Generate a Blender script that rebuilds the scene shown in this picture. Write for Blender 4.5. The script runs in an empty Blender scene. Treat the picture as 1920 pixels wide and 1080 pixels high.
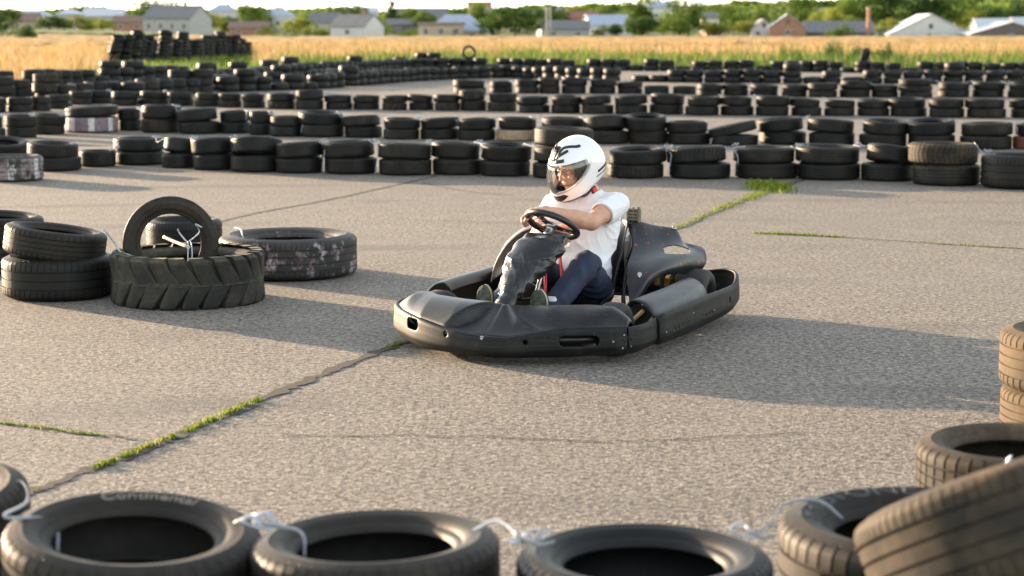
import bpy, math, random
import numpy as np
from math import radians as RD, sin, cos, pi, atan2, sqrt
from mathutils import Vector, Matrix, Euler
random.seed(7); rng=np.random.default_rng(7)
scene=bpy.context.scene
COL=scene.collection
# ------------------------------------------------------------------ helpers
def tag(o,label=None,cat=None,group=None,kind=None):
    if label: o['label']=label
    if cat: o['category']=cat
    if group: o['group']=group
    if kind: o['kind']=kind
    return o
def empty(name,loc=(0,0,0),rz=0):
    o=bpy.data.objects.new(name,None); COL.objects.link(o); o.location=loc; o.rotation_euler=(0,0,rz)
    o.empty_display_size=.1
    return o
def mesh_np(name,V,Fc,smooth=True,uv=None):
    me=bpy.data.meshes.new(name); me.from_pydata([tuple(map(float,v)) for v in V],[],[tuple(map(int,f)) for f in Fc])
    if smooth: me.polygons.foreach_set('use_smooth',[True]*len(me.polygons))
    if uv is not None:
        l=me.uv_layers.new(name='UVMap')
        idx=np.empty(len(me.loops),dtype=np.int32); me.loops.foreach_get('vertex_index',idx)
        l.data.foreach_set('uv',np.asarray(uv,dtype=np.float32)[idx].ravel())
    me.update(); return me
def obj(name,me,mat,parent=None,loc=(0,0,0),rot=(0,0,0),scale=(1,1,1)):
    o=bpy.data.objects.new(name,me); COL.objects.link(o)
    if mat is not None and not me.materials: me.materials.append(mat)
    o.location=loc; o.rotation_euler=rot; o.scale=scale
    if parent is not None: o.parent=parent
    return o
class MB:
    def __init__(s): s.V=[]; s.F=[]
    def add(s,V,F):
        n=len(s.V); s.V+= [tuple(map(float,v)) for v in V]; s.F+=[tuple(i+n for i in f) for f in F]
    def box(s,c,d,rz=0,M=None,bev=0):
        x,y,z=[k/2 for k in d]; P=[]
        if bev<=0:
            P=[(i,j,k) for k in(-z,z) for j in(-y,y) for i in(-x,x)]
            F=[(0,2,3,1),(4,5,7,6),(0,1,5,4),(2,6,7,3),(0,4,6,2),(1,3,7,5)]
        else:
            b=bev; P=[]; F=[]
            ring=[(-x+b,-y),(x-b,-y),(x,-y+b),(x,y-b),(x-b,y),(-x+b,y),(-x,y-b),(-x,-y+b)]
            ins=[(-x+b,-y+b),(x-b,-y+b),(x-b,-y+b),(x-b,y-b),(x-b,y-b),(-x+b,y-b),(-x+b,y-b),(-x+b,-y+b)]
            P=[(p[0],p[1],-z) for p in ins]+[(p[0],p[1],-z+b) for p in ring]+[(p[0],p[1],z-b) for p in ring]+[(p[0],p[1],z) for p in ins]
            for k in range(3):
                for i in range(8): F.append((k*8+i,k*8+(i+1)%8,(k+1)*8+(i+1)%8,(k+1)*8+i))
            F.append(tuple(range(7,-1,-1))); F.append(tuple(range(24,32)))
        if M is None: M=Matrix.Translation(c)@Matrix.Rotation(rz,4,'Z')
        s.add([M@Vector(p) for p in P],F)
    def tube(s,pts,r,n=8,cap=True,closed=False,flat=1.0):
        pts=[Vector(p) for p in pts]; m=len(pts); rr=r if hasattr(r,'__len__') else [r]*m
        V=[];F=[]; prev=None
        for i,p in enumerate(pts):
            a=pts[(i-1)%m] if (closed or i>0) else p; b=pts[(i+1)%m] if (closed or i<m-1) else p
            t=(b-a).normalized()
            if prev is None: u=t.orthogonal().normalized()
            else: u=(prev-t*prev.dot(t)).normalized()
            prev=u; w=t.cross(u)
            for k in range(n):
                q=2*pi*k/n; V.append(p+u*cos(q)*rr[i]+w*sin(q)*rr[i]*flat)
        mm=m if closed else m-1
        for i in range(mm):
            for k in range(n): F.append((i*n+k,i*n+(k+1)%n,((i+1)%m)*n+(k+1)%n,((i+1)%m)*n+k))
        if cap and not closed: F.append(tuple(range(n-1,-1,-1))); F.append(tuple((m-1)*n+k for k in range(n)))
        s.add(V,F)
    def lathe(s,prof,n=32,M=Matrix.Identity(4),closed=False):
        V=[];F=[];m=len(prof)
        for k in range(n):
            q=2*pi*k/n
            for (r,z) in prof: V.append(M@Vector((r*cos(q),r*sin(q),z)))
        mm=m if closed else m-1
        for k in range(n):
            for i in range(mm): F.append((k*m+i,((k+1)%n)*m+i,((k+1)%n)*m+(i+1)%m,k*m+(i+1)%m))
        s.add(V,F)
    def poly(s,P,F): s.add(P,F)
    def mesh(s,name,smooth=False): return mesh_np(name,s.V,s.F,smooth)
    def build(s,name,mat,parent=None,smooth=False,**k): return obj(name,s.mesh(name,smooth),mat,parent,**k)
def bevel(o,w=.003,seg=2,ang=35):
    m=o.modifiers.new('b','BEVEL'); m.width=w; m.segments=seg; m.limit_method='ANGLE'; m.angle_limit=RD(ang); return o
def catmull(P,n,closed=False):
    P=[np.array(p,float) for p in P]; m=len(P); out=[]
    for i in range(m if closed else m-1):
        p1=P[i];p2=P[(i+1)%m]
        p0=P[(i-1)%m] if (closed or i>0) else 2*p1-p2
        p3=P[(i+2)%m] if (closed or i<m-2) else 2*p2-p1
        for k in range(n):
            t=k/n; out.append(.5*((2*p1)+(-p0+p2)*t+(2*p0-5*p1+4*p2-p3)*t*t+(-p0+3*p1-3*p2+p3)*t**3))
    if not closed: out.append(P[-1])
    return out
def patch(ctrl,nu=6,nv=6):
    rows=[catmull(r,nv) for r in ctrl]; cols=list(zip(*rows)); g=[catmull(c,nu) for c in cols]  # g[v][u]
    nV=len(g);nU=len(g[0]); V=[p for col in g for p in col]; F=[]
    for j in range(nV-1):
        for i in range(nU-1): F.append((j*nU+i,(j+1)*nU+i,(j+1)*nU+i+1,j*nU+i+1))
    return V,F
# ------------------------------------------------------------------ camera maths (only used to work out where things stand)
FPX=3500.; HC=1.62; TH=atan2(480,FPX)
_fw=np.array([0,cos(TH),-sin(TH)]); _up=np.array([0,sin(TH),cos(TH)]); _rt=np.array([1.,0,0])
def G(x,y,z=0.):
    v=_fw+_rt*(x-960)/FPX+_up*(540-y)/FPX; t=(z-HC)/v[2]; p=t*v; return np.array([p[0],p[1],z])
def AT(x,y,d):
    v=_fw+_rt*(x-960)/FPX+_up*(540-y)/FPX; t=d/v[1]; return np.array([0,0,HC])+t*v
# ------------------------------------------------------------------ node materials
class NM:
    def __init__(s,name):
        s.m=bpy.data.materials.new(name); s.m.use_nodes=True; s.nt=s.m.node_tree; s.nt.nodes.clear()
        s.out=s.n('ShaderNodeOutputMaterial'); s.b=s.n('ShaderNodeBsdfPrincipled'); s.l(s.b.outputs[0],s.out.inputs[0])
    def n(s,t,**k):
        nd=s.nt.nodes.new(t)
        for a,b in k.items(): setattr(nd,a,b)
        return nd
    def l(s,a,b): s.nt.links.new(a,b)
    def set(s,**k):
        for a,v in k.items():
            i=s.b.inputs[a.replace('_',' ')]
            if hasattr(v,'is_output') or isinstance(v,bpy.types.NodeSocket): s.l(v,i)
            else: i.default_value=v if not (isinstance(v,tuple) and len(v)==3) else (*v,1)
        return s
    def coord(s,k='Object',scale=None,rot=None):
        c=s.n('ShaderNodeTexCoord').outputs[k]
        if scale is None and rot is None: return c
        m=s.n('ShaderNodeMapping'); s.l(c,m.inputs[0])
        if scale is not None: m.inputs['Scale'].default_value=scale if isinstance(scale,tuple) else (scale,)*3
        if rot is not None: m.inputs['Rotation'].default_value=rot
        return m.outputs[0]
    def noise(s,scale=5,detail=4,rough=.55,co=None,dist=0,out=0):
        n=s.n('ShaderNodeTexNoise'); n.inputs['Scale'].default_value=scale; n.inputs['Detail'].default_value=detail; n.inputs['Roughness'].default_value=rough; n.inputs['Distortion'].default_value=dist
        s.l(co if co is not None else s.coord(),n.inputs['Vector']); return n.outputs[out]
    def voro(s,scale=5,co=None,feature='F1',out='Distance',rand=1):
        n=s.n('ShaderNodeTexVoronoi',feature=feature); n.inputs['Scale'].default_value=scale; n.inputs['Randomness'].default_value=rand
        s.l(co if co is not None else s.coord(),n.inputs['Vector']); return n.outputs[out]
    def ramp(s,f,stops,interp='LINEAR'):
        r=s.n('ShaderNodeValToRGB'); s.l(f,r.inputs[0]); e=r.color_ramp.elements; r.color_ramp.interpolation=interp
        while len(e)<len(stops): e.new(.5)
        for i,(p,c) in enumerate(stops):
            e[i].position=p; c=(c,c,c) if not hasattr(c,'__len__') else c; e[i].color=(*c,1)
        return r.outputs[0]
    def math(s,op,a,b=None,c=None):
        n=s.n('ShaderNodeMath',operation=op)
        for i,v in enumerate((a,b,c)):
            if v is None: continue
            if isinstance(v,bpy.types.NodeSocket): s.l(v,n.inputs[i])
            else: n.inputs[i].default_value=v
        return n.outputs[0]
    def mix(s,f,a,b,blend='MIX'):
        n=s.n('ShaderNodeMix',data_type='RGBA',blend_type=blend)
        for i,v in ((0,f),(6,a),(7,b)):
            if isinstance(v,bpy.types.NodeSocket): s.l(v,n.inputs[i])
            else: n.inputs[i].default_value=v if not (isinstance(v,tuple) and len(v)==3) else (*v,1)
        return n.outputs[2]
    def bump(s,h,strength=.5,dist=.01,prev=None):
        b=s.n('ShaderNodeBump'); b.inputs['Strength'].default_value=strength; b.inputs['Distance'].default_value=dist; s.l(h,b.inputs['Height'])
        if prev is not None: s.l(prev,b.inputs['Normal'])
        s.l(b.outputs[0],s.b.inputs['Normal']); return b.outputs[0]
    def rnd(s): return s.n('ShaderNodeObjectInfo').outputs['Random']
def plain(name,col,rough=.5,metal=0,var=.12,scale=20,bump=0,spec=.5,coat=0):
    m=NM(name); f=m.noise(scale,5)
    lo=tuple(c*(1-var) for c in col); hi=tuple(min(1,c*(1+var)) for c in col)
    m.set(Base_Color=m.ramp(f,[(.3,lo),(.7,hi)]),Roughness=rough,Metallic=metal); m.b.inputs['Specular IOR Level'].default_value=spec
    m.b.inputs['Coat Weight'].default_value=coat
    if bump: m.bump(m.noise(scale*2,6),bump,.004)
    return m.m
# ------------------------------------------------------------------ SDF + surface nets (for the soft, continuous shapes)
class SDF:
    def __init__(s,lo,hi,h):
        s.lo=np.array(lo,float); s.h=h; s.n=np.ceil((np.array(hi)-s.lo)/h).astype(int)+1
        s.D=np.full(s.n,.2,dtype=np.float32)
    def _reg(s,lo,hi):
        a=np.clip(np.floor((np.array(lo)-s.lo)/s.h).astype(int),0,s.n); b=np.clip(np.ceil((np.array(hi)-s.lo)/s.h).astype(int)+1,0,s.n)
        sl=tuple(slice(i,j) for i,j in zip(a,b))
        ax=[s.lo[k]+s.h*np.arange(a[k],b[k]) for k in range(3)]
        X,Y,Z=np.meshgrid(*ax,indexing='ij'); return sl,X.astype(np.float32),Y.astype(np.float32),Z.astype(np.float32)
    def _comb(s,sl,d,k,op):
        A=s.D[sl]
        if op=='sub':
            d=-d
            if k>0: h=np.maximum(k-abs(A-d),0)/k; s.D[sl]=np.maximum(A,d)+h*h*k*.25
            else: s.D[sl]=np.maximum(A,d)
        else:
            if k>0: h=np.maximum(k-abs(A-d),0)/k; s.D[sl]=np.minimum(A,d)-h*h*k*.25
            else: s.D[sl]=np.minimum(A,d)
    def cap(s,p,q,r1,r2=None,k=.02,op='add',sc=(1,1,1)):
        if r2 is None: r2=r1
        p=np.array(p,float);q=np.array(q,float); m=max(r1,r2)+k+3*s.h; 
        sl,X,Y,Z=s._reg(np.minimum(p,q)-m,np.maximum(p,q)+m)
        if X.size==0: return s
        d=q-p; L=max(d@d,1e-9); t=np.clip(((X-p[0])*d[0]+(Y-p[1])*d[1]+(Z-p[2])*d[2])/L,0,1)
        dist=np.sqrt((X-p[0]-t*d[0])**2+(Y-p[1]-t*d[1])**2+(Z-p[2]-t*d[2])**2)-(r1+(r2-r1)*t)
        s._comb(sl,dist,k,op); return s
    def chain(s,P,R,k=.02):
        for i in range(len(P)-1): s.cap(P[i],P[i+1],R[i],R[i+1],k)
        return s
    def ell(s,c,r,M=None,k=.02,op='add'):
        c=np.array(c,float); r=np.array(r,float); m=r.max()+k+3*s.h; sl,X,Y,Z=s._reg(c-m,c+m)
        if X.size==0: return s
        x,y,z=X-c[0],Y-c[1],Z-c[2]
        if M is not None:
            M=np.array(M); x,y,z=(M[0,0]*x+M[1,0]*y+M[2,0]*z,M[0,1]*x+M[1,1]*y+M[2,1]*z,M[0,2]*x+M[1,2]*y+M[2,2]*z)
        k0=np.sqrt((x/r[0])**2+(y/r[1])**2+(z/r[2])**2); k1=np.sqrt((x/r[0]**2)**2+(y/r[1]**2)**2+(z/r[2]**2)**2)
        s._comb(sl,k0*(k0-1)/np.maximum(k1,1e-6),k,op); return s
    def box(s,c,hd,r=.005,M=None,k=0.0,op='add'):
        c=np.array(c,float); hd=np.array(hd,float); m=np.sqrt((hd**2).sum())+k+3*s.h; sl,X,Y,Z=s._reg(c-m,c+m)
        if X.size==0: return s
        x,y,z=X-c[0],Y-c[1],Z-c[2]
        if M is not None:
            M=np.array(M); x,y,z=(M[0,0]*x+M[1,0]*y+M[2,0]*z,M[0,1]*x+M[1,1]*y+M[2,1]*z,M[0,2]*x+M[1,2]*y+M[2,2]*z)
        qx,qy,qz=abs(x)-hd[0]+r,abs(y)-hd[1]+r,abs(z)-hd[2]+r
        d=np.sqrt(np.maximum(qx,0)**2+np.maximum(qy,0)**2+np.maximum(qz,0)**2)+np.minimum(np.maximum(qx,np.maximum(qy,qz)),0)-r
        s._comb(sl,d,k,op); return s
    def plane(s,p,n,keep=False,k=0):  # removes the side the normal points to
        n=np.array(n,float); n/=np.linalg.norm(n); sl,X,Y,Z=s._reg(s.lo,s.lo+s.n*s.h)
        d=(X-p[0])*n[0]+(Y-p[1])*n[1]+(Z-p[2])*n[2]; s._comb(sl,-d,k,'sub'); return s
    def warp(s,fn):
        sl,X,Y,Z=s._reg(s.lo,s.lo+s.n*s.h); s.D[sl]+=fn(X,Y,Z).astype(np.float32); return s
    def mesh(s):
        D=s.D; D[0],D[-1],D[:,0],D[:,-1],D[:,:,0],D[:,:,-1]=(.2,)*6
        S=D<0; n=np.array(D.shape)-1
        c=np.zeros(n,np.int8)
        for i in(0,1):
            for j in(0,1):
                for k in(0,1): c+=S[i:n[0]+i,j:n[1]+j,k:n[2]+k]
        act=(c>0)&(c<8); I=np.argwhere(act); idx=np.full(n,-1,np.int64); idx[act]=np.arange(len(I))
        acc=np.zeros((len(I),3)); cnt=np.zeros(len(I))
        co=[(i,j,k) for i in(0,1) for j in(0,1) for k in(0,1)]
        for a in co:
            for ax in range(3):
                if a[ax]: continue
                b=list(a); b[ax]=1
                da=D[I[:,0]+a[0],I[:,1]+a[1],I[:,2]+a[2]]; db=D[I[:,0]+b[0],I[:,1]+b[1],I[:,2]+b[2]]
                m=(da<0)!=(db<0); t=np.where(m,da/np.where(m,da-db,1),0)
                p=np.tile(np.array(a,float),(len(I),1)); p[:,ax]=t; acc[m]+=p[m]; cnt[m]+=1
        V=s.lo+(I+acc/cnt[:,None])*s.h
        Q=[]
        for ax in range(3):
            o1,o2=[(1,2),(2,0),(0,1)][ax]
            A=S; sh=[slice(0,-1)]*3; sh2=[slice(0,-1)]*3; sh2[ax]=slice(1,None)
            sh=tuple(sh);
            s0=S[tuple(slice(0,n[k]) for k in range(3))]; s1=S[tuple(slice(1,n[k]+1) if k==ax else slice(0,n[k]) for k in range(3))]
            E=np.argwhere(s0!=s1); E=E[(E[:,o1]>0)&(E[:,o2]>0)]
            u=np.zeros(3,int);u[o1]=1; w=np.zeros(3,int); w[o2]=1
            g=lambda P: idx[P[:,0],P[:,1],P[:,2]]
            q=np.stack([g(E),g(E-u),g(E-u-w),g(E-w)],1)
            fl=~s0[E[:,0],E[:,1],E[:,2]]
            q[fl]=q[fl][:,::-1]; q=q[:, ::-1] if False else q
            Q.append(q)
        Q=np.concatenate(Q); return V,Q
def relax(V,Q,it=2,f=.5):
    V=V.copy(); e=np.concatenate([Q[:,[0,1]],Q[:,[1,2]],Q[:,[2,3]],Q[:,[3,0]]]); n=len(V)
    for _ in range(it):
        a=np.zeros_like(V); c=np.zeros(n)
        for i,j in((0,1),(1,0)): 
            np.add.at(a,e[:,i],V[e[:,j]]); np.add.at(c,e[:,i],1)
        V+=f*(a/np.maximum(c,1)[:,None]-V)
    return V
def sdf_obj(name,s,mat,parent=None,it=2,fn=None):
    V,Q=s.mesh(); V=relax(V,Q,it)
    if fn is not None: V=fn(V)
    return obj(name,mesh_np(name,V,Q,True),mat,parent)
# ------------------------------------------------------------------ camera, sun, sky
cam=bpy.data.cameras.new('camera'); camo=bpy.data.objects.new('camera',cam); COL.objects.link(camo); scene.camera=camo
cam.sensor_width=36; cam.lens=FPX/1920*36; camo.location=(0,0,HC); camo.rotation_euler=(pi/2-TH,0,0)
cam.clip_start=.1; cam.clip_end=20000
cam.dof.use_dof=True; cam.dof.focus_distance=10.15; cam.dof.aperture_fstop=3.1; cam.dof.aperture_blades=0
SUN_EL=RD(8.0); SUN_AZ=(-.77,.64)
_n=sqrt(SUN_AZ[0]**2+SUN_AZ[1]**2); tosun=Vector((SUN_AZ[0]/_n*cos(SUN_EL),SUN_AZ[1]/_n*cos(SUN_EL),sin(SUN_EL)))
sl=bpy.data.lights.new('sun','SUN'); so=bpy.data.objects.new('sun',sl); COL.objects.link(so)
sl.energy=4.6; sl.angle=RD(.6); sl.color=(1,.73,.47)
so.rotation_euler=tosun.to_track_quat('Z','Y').to_euler(); so.location=(-5,5,10)
w=bpy.data.worlds.new('World'); scene.world=w; w.use_nodes=True; nt=w.node_tree
bg=nt.nodes['Background']; sky=nt.nodes.new('ShaderNodeTexSky'); sky.sky_type='NISHITA'; sky.sun_disc=False
sky.sun_elevation=SUN_EL; sky.sun_rotation=atan2(SUN_AZ[0],SUN_AZ[1]); sky.dust_density=.6; sky.air_density=1.0; sky.ozone_density=1.0
hs=nt.nodes.new('ShaderNodeHueSaturation'); hs.inputs['Saturation'].default_value=.42; nt.links.new(sky.outputs[0],hs.inputs['Color']); nt.links.new(hs.outputs[0],bg.inputs[0]); bg.inputs[1].default_value=.15
vs=scene.view_settings; vs.view_transform='Standard'; vs.look='None'; vs.exposure=2.2; vs.gamma=1; vs.use_curve_mapping=False
# ------------------------------------------------------------------ materials: rubber
def rubber(name,base=(.022,.023,.023),dust=(.16,.125,.085),amt=.35,top=0.25,rough=.54):
    m=NM(name); geo=m.n('ShaderNodeNewGeometry'); r=m.rnd()
    off=m.n('ShaderNodeVectorMath',operation='ADD'); m.l(m.coord(),off.inputs[0])
    cx=m.n('ShaderNodeCombineXYZ'); m.l(m.math('MULTIPLY',r,37.),cx.inputs[0]); m.l(m.math('MULTIPLY',r,11.),cx.inputs[1]); m.l(cx.outputs[0],off.inputs[1]); co=off.outputs[0]
    f=m.noise(6,6,.6,co); f2=m.noise(38,5,.65,co)
    d=m.math('MULTIPLY',m.ramp(f,[(.38,0),(.75,1)]),m.ramp(f2,[(.3,.25),(.75,1)]))
    # dust lies on faces that look up (sidewalls of lying tyres)
    sx=m.n('ShaderNodeSeparateXYZ'); m.l(m.coord('Normal'),sx.inputs[0])
    up=m.math('MULTIPLY',m.math('MAXIMUM',sx.outputs[2],0.),top)
    rr=m.math('ADD',m.math('MULTIPLY',r,.9),.35)
    a=m.math('MINIMUM',m.math('MULTIPLY',m.math('ADD',m.math('MULTIPLY',d,amt),m.math('MULTIPLY',up,f2)),rr),1.)
    m.set(Base_Color=m.mix(a,base,dust),Roughness=m.math('ADD',m.math('MULTIPLY',a,.25),rough)); m.b.inputs['Specular IOR Level'].default_value=.24
    b=m.bump(f2,.25,.003)
    return m
M={}
M['rubber']=rubber('worn_rubber',(.0065,.0075,.007),dust=(.15,.11,.07),amt=.25,top=.12).m
M['rubber_dusty']=rubber('very_dusty_rubber',(.018,.0155,.0125),(.20,.14,.08),.65,.2,.7).m
M['rubber_brown']=rubber('dusty_rubber',(.010,.0095,.008),(.14,.10,.06),.4,.22,.6).m
M['rubber_tan']=rubber('muddy_rubber',(.07,.05,.03),(.24,.165,.095),1.0,.35,.8).m
M['rubber_clean']=rubber('dark_rubber',(.006,.007,.0075),(.06,.05,.04),.2,.2,.5).m
M['rubber_red']=rubber('faded_red_painted_rubber',(.20,.07,.045),(.12,.08,.06),.7,.2,.8).m
def painted(name,cols,scale,cov,stripe=None):
    m=rubber(name,(.02,.021,.022),(.12,.1,.08),.4,.3); nt_=m.nt
    old=m.b.inputs['Base Color'].links[0].from_socket
    sep=m.n('ShaderNodeSeparateXYZ'); m.l(m.coord(),sep.inputs[0])
    ang=m.math('ARCTAN2',sep.outputs[1],sep.outputs[0])
    cmb=m.n('ShaderNodeCombineXYZ'); m.l(m.math('MULTIPLY',ang,.45),cmb.inputs[0]); m.l(m.math('MULTIPLY',sep.outputs[2],1.),cmb.inputs[1])
    cn=m.noise(scale,6,.7,cmb.outputs[0]); chip=m.noise(30,5,.7,cmb.outputs[0])
    mask=m.math('MULTIPLY',m.ramp(cn,[(cov,0),(cov+.09,1)]),m.ramp(chip,[(.38,0),(.46,1)]))
    # only on the tread, not on the sidewalls
    nx=m.n('ShaderNodeSeparateXYZ'); m.l(m.coord('Normal'),nx.inputs[0])
    mask=m.math('MULTIPLY',mask,m.ramp(m.math('ABSOLUTE',nx.outputs[2]),[(.5,1),(.75,0)]))
    if stripe:
        st=m.math('SINE',m.math('MULTIPLY',ang,stripe)); pc=m.mix(m.ramp(st,[(.62,0),(.66,1)]),cols[0],cols[1])
    else: pc=m.mix(m.ramp(m.noise(9,3,.5,cmb.outputs[0]),[(.45,0),(.55,1)]),cols[0],cols[1])
    m.set(Base_Color=m.mix(mask,old,pc)); return m.m
M['paint_pink']=painted('flaking_pink_white_paint',((.26,.185,.205),(.42,.38,.385)),6,.53)
M['paint_white']=painted('flaking_white_paint',((.24,.19,.19),(.55,.53,.52)),4,.44,7)
M['paint_stripe']=painted('striped_faded_paint',((.24,.17,.2),(.62,.6,.58)),3,.3,8)
M['paint_cream']=painted('faded_cream_paint',((.34,.25,.17),(.40,.30,.2)),3,.32)
M['twine']=plain('white_plastic_twine',(.36,.39,.44),.65,0,.25,60)
M['twine_old']=plain('weathered_twine',(.45,.40,.33),.7,0,.3,60)
# ------------------------------------------------------------------ tyre meshes (axis = z, base at z=0)
def tyre_np(R,W,r,pitch=56,kind='ribs',lo=False,depth=.008,shear=0.):
    h=W/2; P=[] # (rho, z, t) t: 0 plain, 1 shoulder block row, 2 centre block row
    if lo:
        for rho,z in [(r,-.62),(r+.02,-.8),(r+.55*(R-r),-1),(R-.02,-.9),(R,-.7),(R+.003,0),(R,.7),(R-.02,.9),(r+.55*(R-r),1),(r+.02,.8),(r,.62),(r+.03,.5),(R-.03,.6),(R-.03,-.6),(r+.03,-.5)]: P.append((rho,z*h,0))
        A=[2*pi*k/30 for k in range(30)]; T=[0]*30
    else:
        def half(s):
            Q=[(r,.60,0),(r+.004,.70,0),(r+.014,.765,0),(r+.022,.78,0),(r+.026,.83,0),(r+.3*(R-r),.93,0),(r+.45*(R-r),.985,0),(r+.58*(R-r),1,0),(r+.6*(R-r),1.015,0),(r+.62*(R-r),1.0,0),(r+.72*(R-r),.985,0),
               (R-.026,.955,0),(R-.018,.93,1),(R-.008,.87,1),(R-.002,.78,1)]
            return [(a,b*s*h,c) for a,b,c in Q]
        P+=half(-1)
        gr=[-.5,-.17,.17,.5] if kind!='three' else [-.42,0,.42]
        gw=.035; prev=-.74
        P.append((R,prev*h,1))
        for i,g in enumerate(gr):
            t=1 if i==0 else 2
            P+=[(R,(g-gw)*h,t),(R-depth,(g-gw+.012)*h,0),(R-depth,(g+gw-.012)*h,0),(R,(g+gw)*h,1 if i==len(gr)-1 else 2)]
        P.append((R,.74*h,1)); P+=half(1)[::-1]
        P+=[(r+.012,.5*h,0),(r+.05,.72*h,0),(R-.045,.8*h,0),(R-.02,.5*h,0),(R-.018,0,0),(R-.02,-.5*h,0),(R-.045,-.8*h,0),(r+.05,-.72*h,0),(r+.012,-.5*h,0)]
        A=[];T=[]
        for k in range(pitch):
            for f,t in((0.,0),(.80,0),(.84,1),(.96,1)): A.append(2*pi*(k+f)/pitch); T.append(t)
    nseg=len(A);m=len(P); V=np.zeros((nseg,m,3)); UV=np.zeros((nseg,m,2))
    P_=np.array(P); rr=P_[:,0]; zz=P_[:,1]; tt=P_[:,2]
    for k in range(nseg):
        rad=rr.copy()
        if T[k]:
            rad=np.where(tt==1,rad-depth*(.75 if kind in('block','chev') else .38),rad)
            if kind in('block','chev'): rad=np.where(tt==2,rad-depth*.7,rad)
        a=A[k]+ (shear*np.abs(zz)/h if kind=='chev' else shear*zz/h)*(tt>0)*1.0
        V[k,:,0]=rad*np.cos(a); V[k,:,1]=rad*np.sin(a); V[k,:,2]=zz+h
    F=[]
    K=np.arange(nseg)[:,None]; I=np.arange(m)[None,:]
    K2=(K+1)%nseg; I2=(I+1)%m
    F=np.stack([K*m+I,K2*m+I,K2*m+I2,K*m+I2],-1).reshape(-1,4)
    return V.reshape(-1,3),F
def fast_mesh(name,V,F,smooth=True):
    me=bpy.data.meshes.new(name); nv=len(V);F=np.asarray(F); k=F.shape[1]; nf=len(F)
    me.vertices.add(nv); me.vertices.foreach_set('co',np.asarray(V,dtype=np.float32).ravel())
    me.loops.add(nf*k); me.loops.foreach_set('vertex_index',F.astype(np.int32).ravel())
    me.polygons.add(nf); me.polygons.foreach_set('loop_start',np.arange(0,nf*k,k,dtype=np.int32)); me.polygons.foreach_set('loop_total',np.full(nf,k,dtype=np.int32))
    if smooth: me.polygons.foreach_set('use_smooth',np.ones(nf,bool))
    me.update(calc_edges=True); me.validate(); return me
R0,W0,r0=.31,.2,.195
def variants():
    out=[]
    for kind,pitch,sh in(('ribs',58,.0),('ribs',50,.03),('block',42,.02),('chev',40,.09),('three',54,.03),('ribs',84,.02)):
        out.append(tyre_np(R0,W0,r0,pitch,kind,shear=sh,depth=.0055 if pitch==84 else .008))
    return out
VAR=variants()
VMESH={}
def vmesh(v,mat):
    k=(v,mat)
    if k not in VMESH:
        me=fast_mesh('tyre',*VAR[v]); me.set_sharp_from_angle(angle=RD(38)); me.materials.append(M[mat]); VMESH[k]=me
    return VMESH[k]
TY=[]  # every tyre of the place: loc (centre of its base), R, W, rot, variant, material, label
def ty(loc,R,W,label,rot=(0,0,None),v=None,mat='rubber',group=None,cat='tyre'):
    rz=rot[2] if rot[2] is not None else random.uniform(0,6.28)
    TY.append(dict(loc=Vector([float(q) for q in loc]),R=R,W=W,rot=(rot[0],rot[1],rz),v=random.choice([0,0,1,2,4,3]) if v is None else v,mat=mat,label=label,group=group,cat=cat)); return TY[-1]
ORD=['first','second','third','fourth','fifth','sixth','seventh','eighth','ninth','tenth','eleventh','twelfth','thirteenth','fourteenth','fifteenth','sixteenth','seventeenth','eighteenth','nineteenth','twentieth']
def ordn(i):
    if i<20: return ORD[i]
    if i<29: return 'twenty-'+ORD[i-20]
    if i==29: return 'thirtieth'
    if i<39: return 'thirty-'+ORD[i-30]
    if i==39: return 'fortieth'
    if i<49: return 'forty-'+ORD[i-40]
    return {49:'fiftieth'}.get(i,'fifty-'+ORD[i-50] if i<59 else 'sixty-'+ORD[(i-60)%20])
STK=[]
CX=lambda x,d:(x-960)/FPX*d
def stack(x0,x1,yt,yb,row,i,n=2,flags='',grp=None):
    """a stack of tyres standing at the place seen between these columns of the photograph"""
    xc=(x0+x1)/2; g=G(xc,yb); R=.31
    for _ in range(4):
        d=g[1]+R*.97; ppm=FPX/(d*1.0); R=(x1-x0)/2/ppm
    c=np.array([ (xc-960)/FPX*d, d, 0.])
    h=HC-(yt-60)*(d+R)/FPX
    h=min(max(h,.15*n),.27*n) if 'L' not in flags else h
    W=h/n; res=[]
    for k in range(n):
        mat='rubber' if random.random()>.16 else random.choice(['rubber_brown','rubber_clean'])
        RR=R*random.uniform(.96,1.035) if n>1 else R; ox,oy=random.uniform(-.04,.04),random.uniform(-.03,.03); rot=(random.uniform(-.012,.012),random.uniform(-.012,.012),None); WW=W
        if k==0: ox=oy=0
        if k==n-1 and n>1:
            tl=random.uniform(0,.085); ta=random.uniform(0,6.28)
            rot=(tl*cos(ta),tl*sin(ta),None)
            if 'T' in flags: rot=(random.uniform(.12,.2),random.uniform(-.08,.08),None)
            if 'K' in flags: rot=(random.uniform(-.05,.05),.22,None)
        which={0:'bottom',n-1:'top'}.get(k,'middle') if n>1 else 'single'
        if n>3: which={0:'bottom',n-1:'top'}.get(k,ordn(k)+' from the ground')
        wear='brown' if mat=='rubber_brown' else 'black'
        lab=f'{wear} tyre, {which} of {ordn(i)} stack from left in {row}' if n>1 else f'{wear} single black tyre in {ordn(i)} place from left in {row}'
        t=ty((c[0]+ox,c[1]+oy,W*k+.002),RR,WW*.985,lab,rot,mat=mat,group=grp or 'tyres stacked in '+row); res.append(t)
    STK.append(dict(row=row,i=i,c=c,R=R,h=h,t=res)); return res
RA='the nearest long row'; RB='the second long row'; RC='the third long row'
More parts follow.
